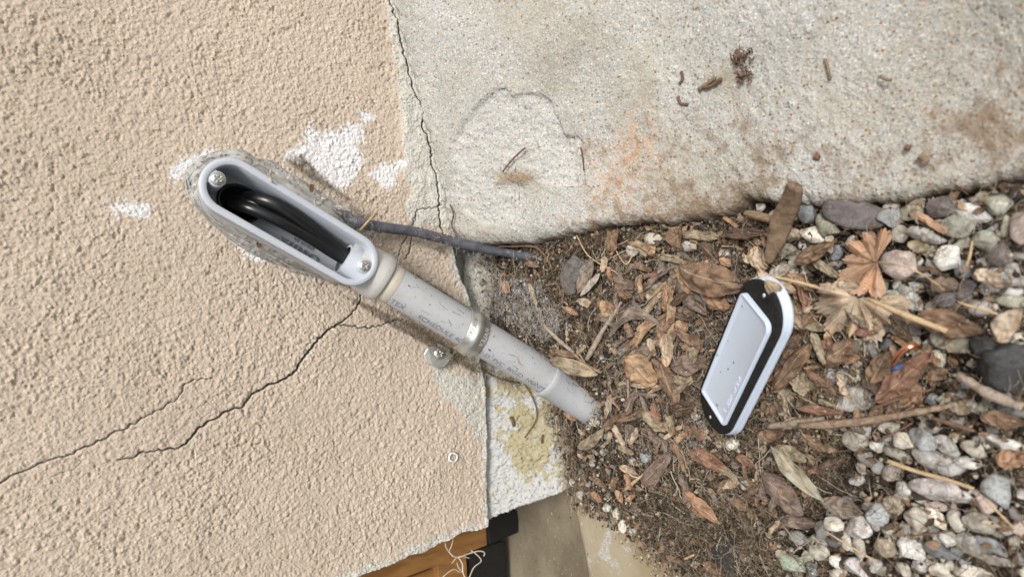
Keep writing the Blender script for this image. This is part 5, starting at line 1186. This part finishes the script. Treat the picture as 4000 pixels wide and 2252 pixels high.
# straw bit on the cable, shred on the rim
b = MB(); b.tube([at_y((1468, 832), -.021), at_y((1440, 862), -.022), at_y((1406, 900), -.020)], .0008, 6)
o = b.build('straw', M_STRAW); recentre(o); tag(o, 'short straw leaning across the start of the grey cable', 'straw')
b = MB(); b.tube(smooth_path([at_y((1062, 712), -.050), at_y((1058, 690), -.052), at_y((1056, 672), -.056), at_y((1060, 664), -.053)], 4), .0005, 6); b.tube([at_y((1052, 696), -.0495), at_y((1066, 715), -.0492)], .0004, 5)
o = b.build('plastic_shred', M_PALEROOT); recentre(o); tag(o, 'tiny pale shred standing on the upper rim of the conduit body', 'shred')
# dry flakes caught by the sealant
for i, (p, lab) in enumerate((((1218, 735), 'small rust-brown flake caught in the webs above the conduit body rim'), ((1012, 952), 'small brown leaf scrap stuck in the sealant below the conduit body'))):
    c_ = at_y(p, -.016); b = MB(); b.loft([[c_ + np.array([x_ * .0028, -h_ - .001 * math.sin(x_ * 3), z_ * .0017]) for x_, z_ in ((-1, -.3), (-.2, -1), (.8, -.6), (1, .5), (.1, 1), (-.8, .6))] for h_ in (0, .0006)], True, True)
    o = b.build('bark_flake', M_ROOT, None, False); recentre(o); tag(o, lab, 'flake')
for p, lab in (((1330, 808), 'white papery scrap caught between conduit body and grey cable'),):
    c_ = at_y(p, -.014); b = MB(); b.loft([[c_ + np.array([z_ * .0022, -h_ - .002 * x_ * x_, -x_ * .006]) for x_, z_ in ((-1, 0), (-.3, -.9), (.6, -.4), (1, 1), (.3, .1), (-.5, .8))] for h_ in (0, .0004)], True, True)
    o = b.build('paper_scrap', mat_plain('paper', (.6, .58, .54), .8), None, False); recentre(o); tag(o, lab, 'scrap')
# hanging pale roots in front of the timber
b = MB(); rp = lambda P, y=.03: smooth_path([at_y(p, y) for p in P], 5)
for P, r_ in (([(1738, 2115), (1745, 2140), (1765, 2165), (1790, 2175), (1830, 2160), (1870, 2150), (1892, 2155), (1890, 2170)], .0006), ([(1770, 2105), (1762, 2135), (1755, 2150), (1768, 2172)], .0005),
              ([(1790, 2172), (1806, 2200), (1808, 2230), (1820, 2262)], .0007), ([(1830, 2262), (1850, 2215), (1880, 2188), (1858, 2160), (1840, 2148)], .0005), ([(1765, 2198), (1780, 2180), (1800, 2170), (1835, 2178)], .0004),
              ([(1800, 2235), (1770, 2222), (1730, 2250)], .0004), ([(1812, 2240), (1790, 2212), (1785, 2195)], .0004)):
    b.tube(rp(P), r_, 5)
o = b.build('hanging_roots', M_PALEROOT); recentre(o); tag(o, 'pale thin tangled roots hanging in front of the brown wooden frame', 'roots')
# dark root on the foundation
def fpt(p):
    d = ray(p); t = (.0096 + .0029 - CAM[1] + .62 * (CAM[2]) - .0) / (d[1] - .62 * d[2] * 1.0) if False else None
    a = d[1] - .62 * d[2]; c = (.0125 - .62 * .004) - CAM[1] + .62 * CAM[2]; t = c / a; return CAM + t * d + np.array([0, -.0035, 0])
b = MB(); b.tube(smooth_path([fpt(p) for p in [(1850, 1418), (1900, 1455), (1960, 1480), (2020, 1492)]], 5), .0007, 6); b.tube(smooth_path([fpt(p) for p in [(2020, 1470), (2060, 1530), (2085, 1590), (2082, 1640), (2040, 1705)]], 5), .00055, 6)
o = b.build('dark_root', M_ROOT); recentre(o); tag(o, 'thin dark rootlets hanging over the painted foundation below the pipe', 'root')
b = MB(); c_ = fpt((2108, 1725)); b.tube([c_, c_ + np.array([.004, -.001, .001]), c_ + np.array([.007, -.001, 0])], .0008, 6)
c_ = fpt((1998, 1660)); b.tube([c_, c_ + np.array([.004, 0, .001]), c_ + np.array([.008, 0, .003])], .0013, 6)
o = b.build('dirt_speck', M_ROOT); recentre(o); tag(o, 'dark dirt specks stuck on the white painted foundation', kind='stuff')

# ------------------------------------------------------------------ litter (uncountable): flakes, crumbs, fibres, webs
def inside(P, n, rs, cond=None):
    P = np.array(P, float); lo, hi = P.min(0), P.max(0); out = []
    while len(out) < n:
        q = rs.uniform(lo, hi, (n * 2, 2)); m = poly_sd(q[:, 0], q[:, 1], P) < 0; out += list(q[m])
    return np.array(out[:n])
def world_ground(px, h):
    d = (px[:, :1] - 2000) * AR + (1126 - px[:, 1:2]) * AU + F_PX * AF; z = np.full(len(px), -.03)
    for _ in range(25):
        t = (z - CAM[2]) / d[:, 2]; q = CAM + t[:, None] * d; z = .5 * z + .5 * (ground0(q[:, 0], q[:, 1]) + h)
    return q
LIT = [(1840, 1180), (1790, 1000), (1960, 965), (2300, 905), (2830, 845), (3010, 850), (3040, 1050), (3250, 1130), (3420, 1230), (3390, 1480), (3330, 1630), (3240, 1760), (3180, 1930), (3080, 2060), (3060, 2270), (2720, 2270), (2560, 2150), (2430, 2040), (2250, 1970), (2220, 1900), (2190, 1700), (2140, 1570), (2300, 1640), (2330, 1560), (2150, 1400)]
PAL = np.array([(.16, .105, .07), (.11, .075, .05), (.05, .036, .027), (.24, .17, .11), (.28, .20, .13), (.20, .175, .145), (.035, .027, .02), (.18, .11, .06), (.32, .27, .21), (.08, .06, .045)])
def flakes(name, poly, n, smin, smax, hmax, seed, label):
    rs = np.random.RandomState(seed); px = inside(poly, n, rs); h = rs.uniform(0, hmax, n); C0 = world_ground(px, h)
    g = np.linspace(-1, 1, 4); A, B = np.meshgrid(g, g, indexing='ij'); A = A.ravel(); B = B.ravel()
    L1 = rs.uniform(smin, smax, n) ** 1.0; W1 = L1 * rs.uniform(.25, .75, n); cu = rs.uniform(-1.3, 1.3, n); cv = rs.uniform(-1.2, 1.2, n)
    V = np.stack([A[None] * (1 - .35 * B[None] ** 2) * L1[:, None], B[None] * (1 - .45 * A[None] ** 2) * W1[:, None], (cu * L1)[:, None] * .45 * A[None] ** 2 + (cv * W1)[:, None] * .6 * B[None] ** 2], -1)
    V = V + rs.normal(0, 1, V.shape) * (L1 * .07)[:, None, None]
    ax_ = rs.normal(size=(n, 3)) * .45 + np.array([0, -.15, 1.0]); ax_ /= np.linalg.norm(ax_, axis=1, keepdims=True)
    r1 = rs.normal(size=(n, 3)); r1 -= ax_ * (r1 * ax_).sum(1, keepdims=True); r1 /= np.linalg.norm(r1, axis=1, keepdims=True); r2 = np.cross(ax_, r1)
    Wd = C0[:, None] + V[..., :1] * r1[:, None] + V[..., 1:2] * r2[:, None] + V[..., 2:3] * ax_[:, None]
    gf = grid_faces(4, 4); Fq = (gf[None] + (np.arange(n) * 16)[:, None, None]).reshape(-1, 4)
    me = mesh_np(name, Wd.reshape(-1, 3), Fq); c = PAL[rs.randint(0, len(PAL), n)] * rs.uniform(.75, 1.3, (n, 1)); col = np.repeat(np.c_[c, np.ones(n)], 16, 0)
    attr(me, 'tint', col); return tag(link(name, me, M_BITS), label, kind='stuff')
flakes('leaf_litter', LIT, 4600, .0010, .0036, .006, 21, 'broken brown leaf flakes covering the soil between wall and gravel')
flakes('gravel_debris', [(p[0], p[1]) for p in GP], 700, .0008, .0034, .006, 22, 'small brown leaf flakes sifted between the gravel')
def crumbs(name, poly, n, smin, smax, hmax, seed, pal, label):
    rs = np.random.RandomState(seed); px = inside(poly, n, rs); C0 = world_ground(px, rs.uniform(0, hmax, n))
    iv, if_ = ico(0); sz = smin + (smax - smin) * rs.rand(n) ** 3
    V = iv[None] * (1 + rs.uniform(-.3, .3, (n, 12, 1))) * sz[:, None, None] * rs.uniform(.6, 1.2, (n, 1, 3)); V = V + C0[:, None]
    me = mesh_np(name, V.reshape(-1, 3), (if_[None] + (np.arange(n) * 12)[:, None, None]).reshape(-1, 3)); c = pal[rs.randint(0, len(pal), n)] * rs.uniform(.8, 1.2, (n, 1))
    attr(me, 'tint', np.repeat(np.c_[c, np.ones(n)], 12, 0)); return tag(link(name, me, M_BITS, None, False), label, kind='stuff')
PALC = np.array([(.07, .052, .04), (.11, .085, .06), (.17, .13, .09), (.04, .03, .022), (.40, .35, .27), (.27, .25, .21), (.05, .04, .03), (.09, .07, .05), (.22, .14, .08), (.50, .46, .39), (.07, .055, .04)])
crumbs('soil_crumbs', LIT, 9000, .0003, .0016, .005, 31, PALC, 'dark soil crumbs and pale grit scattered through the litter')
crumbs('gravel_grit', [(p[0], p[1]) for p in GP], 1800, .0004, .0018, .004, 32, PALC, 'fine grit between the gravel pebbles')
def fibres(name, poly, n, lmin, lmax, rmin, rmax, hmax, seed, pal, label, curl=1.0, orient=None, ymode=None):
    rs = np.random.RandomState(seed); px = inside(poly, n, rs)
    C0 = world_ground(px, rs.uniform(.001, hmax, n)) if ymode is None else np.array([at_y(p, ymode - rs.uniform(0, hmax)) for p in px])
    K = 9; l_ = lmin + (lmax - lmin) * rs.rand(n) ** 2; a0 = rs.uniform(0, 2 * math.pi, n) if orient is None else orient + rs.normal(size=n) * .5
    da = np.cumsum(rs.normal(0, .33 * curl, (n, K)) + rs.normal(0, .22 * curl, (n, 1)), 1); ang = a0[:, None] + da
    if ymode is None:
        P = np.cumsum(np.stack([np.cos(ang), np.sin(ang), rs.normal(0, .22, (n, K))], -1) * (l_ / K)[:, None, None], 1) + C0[:, None]
        P[..., 2] = np.maximum(P[..., 2], ground0(P[..., 0], P[..., 1]) + .0006)
        P[..., 2] = np.minimum(P[..., 2], ground0(P[..., 0], P[..., 1]) + hmax * 1.6)
    else: P = np.cumsum(np.stack([np.cos(ang), rs.normal(0, .3, (n, K)), np.sin(ang)], -1) * (l_ / K)[:, None, None], 1) + C0[:, None]
    T = np.gradient(P, axis=1); T /= np.linalg.norm(T, axis=-1, keepdims=True) + 1e-12
    n1 = np.cross(T, np.array([.2, .5, 1.0])); n1 /= np.linalg.norm(n1, axis=-1, keepdims=True) + 1e-12; n2 = np.cross(T, n1); rr_ = rs.uniform(rmin, rmax, n)[:, None, None] * np.linspace(1, .5, K)[None, :, None]
    rings = np.stack([P + rr_ * (math.cos(a) * n1 + math.sin(a) * n2) for a in (0, 2.094, 4.189)], 2)
    gf = grid_faces(K, 3, True); Fq = (gf[None] + (np.arange(n) * K * 3)[:, None, None]).reshape(-1, 4)
    me = mesh_np(name, rings.reshape(-1, 3), Fq); c = pal[rs.randint(0, len(pal), n)] * rs.uniform(.8, 1.2, (n, 1)); attr(me, 'tint', np.repeat(np.c_[c, np.ones(n)], K * 3, 0))
    return tag(link(name, me, M_FIBRE), label, kind='stuff')
PALF = np.array([(.20, .155, .105), (.34, .28, .20), (.09, .065, .045), (.42, .37, .29), (.055, .04, .03), (.22, .155, .095)])
PALW = np.array([(.62, .60, .57), (.50, .48, .45), (.70, .68, .66)])
fibres('plant_fibres', LIT, 7500, .006, .028, .00007, .00020, .007, 41, PALF, 'tangle of fine brown plant fibres over the soil')
fibres('coarse_straw_bits', LIT, 650, .008, .030, .00025, .00055, .008, 42, PALF[[1, 3, 5]], 'thin straw bits strewn over the litter', .25)
fibres('white_webs', [(1845, 1090), (1900, 1060), (2100, 1110), (2200, 1250), (2140, 1330), (2050, 1290), (1920, 1230)], 1500, .004, .016, .00005, .00011, .010, 43, PALW, 'whitish web threads between pipe strap and litter', 1.9)
fibres('cover_side_webs', [(2400, 1000), (2900, 1000), (2750, 1800), (2300, 1800)], 900, .004, .018, .00005, .00010, .010, 44, PALW, 'pale web threads among the leaves left of the cover', 1.6)
fibres('hair_mat', [(2480, 1950), (2900, 1900), (3060, 2260), (2700, 2260), (2560, 2150)], 1700, .008, .034, .00006, .00017, .009, 45, PALF[[0, 2, 4, 1, 4, 2, 3]], 'mat of dark hair-like roots at the bottom of the litter', 1.1)
fibres('gravel_fibres', [(p[0], p[1]) for p in GP], 700, .008, .030, .00007, .00018, .016, 46, PALF, 'loose fine fibres over the gravel')
fibres('cable_webs', [(1620, 900), (1860, 940), (2120, 985), (2100, 1010), (1850, 990), (1640, 930)], 240, .004, .014, .00006, .00014, .006, 47, np.vstack([PALW, PALF[:3]]), 'web threads and fibres clinging to the grey cable', 1.5, ymode=-.017)
fibres('body_webs', [(1130, 640), (1400, 800), (1500, 960), (1440, 960), (1300, 780), (1150, 700)], 320, .004, .016, .00005, .00010, .010, 48, np.vstack([PALW, PALF[:2]]), 'dusty web threads along the upper side of the conduit body', 1.8, ymode=-.012)
fibres('pipe_side_fibres', [(1500, 1195), (1640, 1280), (1800, 1370), (1900, 1440), (2040, 1500), (1990, 1510), (1820, 1420), (1640, 1320)], 700, .004, .016, .00007, .00018, .008, 49, PALF, 'brown fibres caught between the pipe and the stucco', 1.5, ymode=-.008)
fibres('body_side_fibres', [(1500, 1010), (1660, 1100), (1830, 1210), (1800, 1230), (1640, 1130), (1500, 1050)], 420, .004, .014, .00007, .00018, .006, 50, PALF, 'brown fibres along the upper side of the pipe on the stucco', 1.5, ymode=-.006)
# soil heaped in the gap between pipe and footing
LIT2 = [(1880, 1400), (1990, 1450), (2140, 1560), (2200, 1620), (2240, 1700), (2260, 1900), (2225, 1940), (2195, 1880), (2150, 1700), (2060, 1560), (1960, 1480)]
flakes('corner_litter', LIT2, 260, .0010, .0030, .0, 23, 'brown leaf flakes heaped along the painted foundation')
fibres('corner_fibres', LIT2, 500, .005, .020, .00007, .00018, .006, 51, PALF, 'fine brown fibres heaped along the painted foundation')

# specks of soil and short hairs stuck to the pipe
rs = np.random.RandomState(64); iv, if_ = ico(0); LT = float(np.linalg.norm(PB - PA)); b = MB()
for i in range(120):
    a = rs.uniform(-1.5, 1.5); x = LT * (rs.rand() ** .7) + .008; sz = rs.uniform(.00015, .00045) * (1.8 if rs.rand() < .08 else 1)
    nrm_ = math.cos(a) * pc_ + math.sin(a) * pa
    if abs(x - al) < .010: continue
    c_ = PA + PD * x + nrm_ * (PR + sz * .2); e = rs.uniform(.6, 2.2)
    b.add([c_ + sz * (v[0] * e * PD + v[1] * pa + v[2] * .5 * pc_) for v in iv], [tuple(map(int, f)) for f in if_])
for i in range(24):
    a = rs.uniform(-1.3, 1.5); x = rs.uniform(.02, LT); q = []
    if abs(x - al) < .016: continue
    h_ = rs.uniform(-1, 1)
    for k in range(5): aa = a + k * .09 * h_; q.append(PA + PD * (x + k * rs.uniform(.0006, .0022)) + (PR + .0003) * (math.cos(aa) * pc_ + math.sin(aa) * pa))
    b.tube(q, rs.uniform(.00006, .00013), 4)
o = b.build('soil_specks', M_ROOT, None, False); o.parent = TUBE; o['kind'] = 'stuff'
flakes('curb_debris', [(2225, 1965), (2420, 1990), (2560, 2120), (2690, 2260), (2620, 2260), (2490, 2130), (2370, 2040), (2250, 1995)], 220, .0008, .0026, .003, 61, 'leaf flakes spilled over the curb edge')
crumbs('curb_grit', [(2225, 1965), (2420, 1990), (2560, 2120), (2690, 2260), (2560, 2260), (2380, 2080)], 260, .0003, .0013, .002, 62, PALC, 'grit and crumbs scattered on the curb')
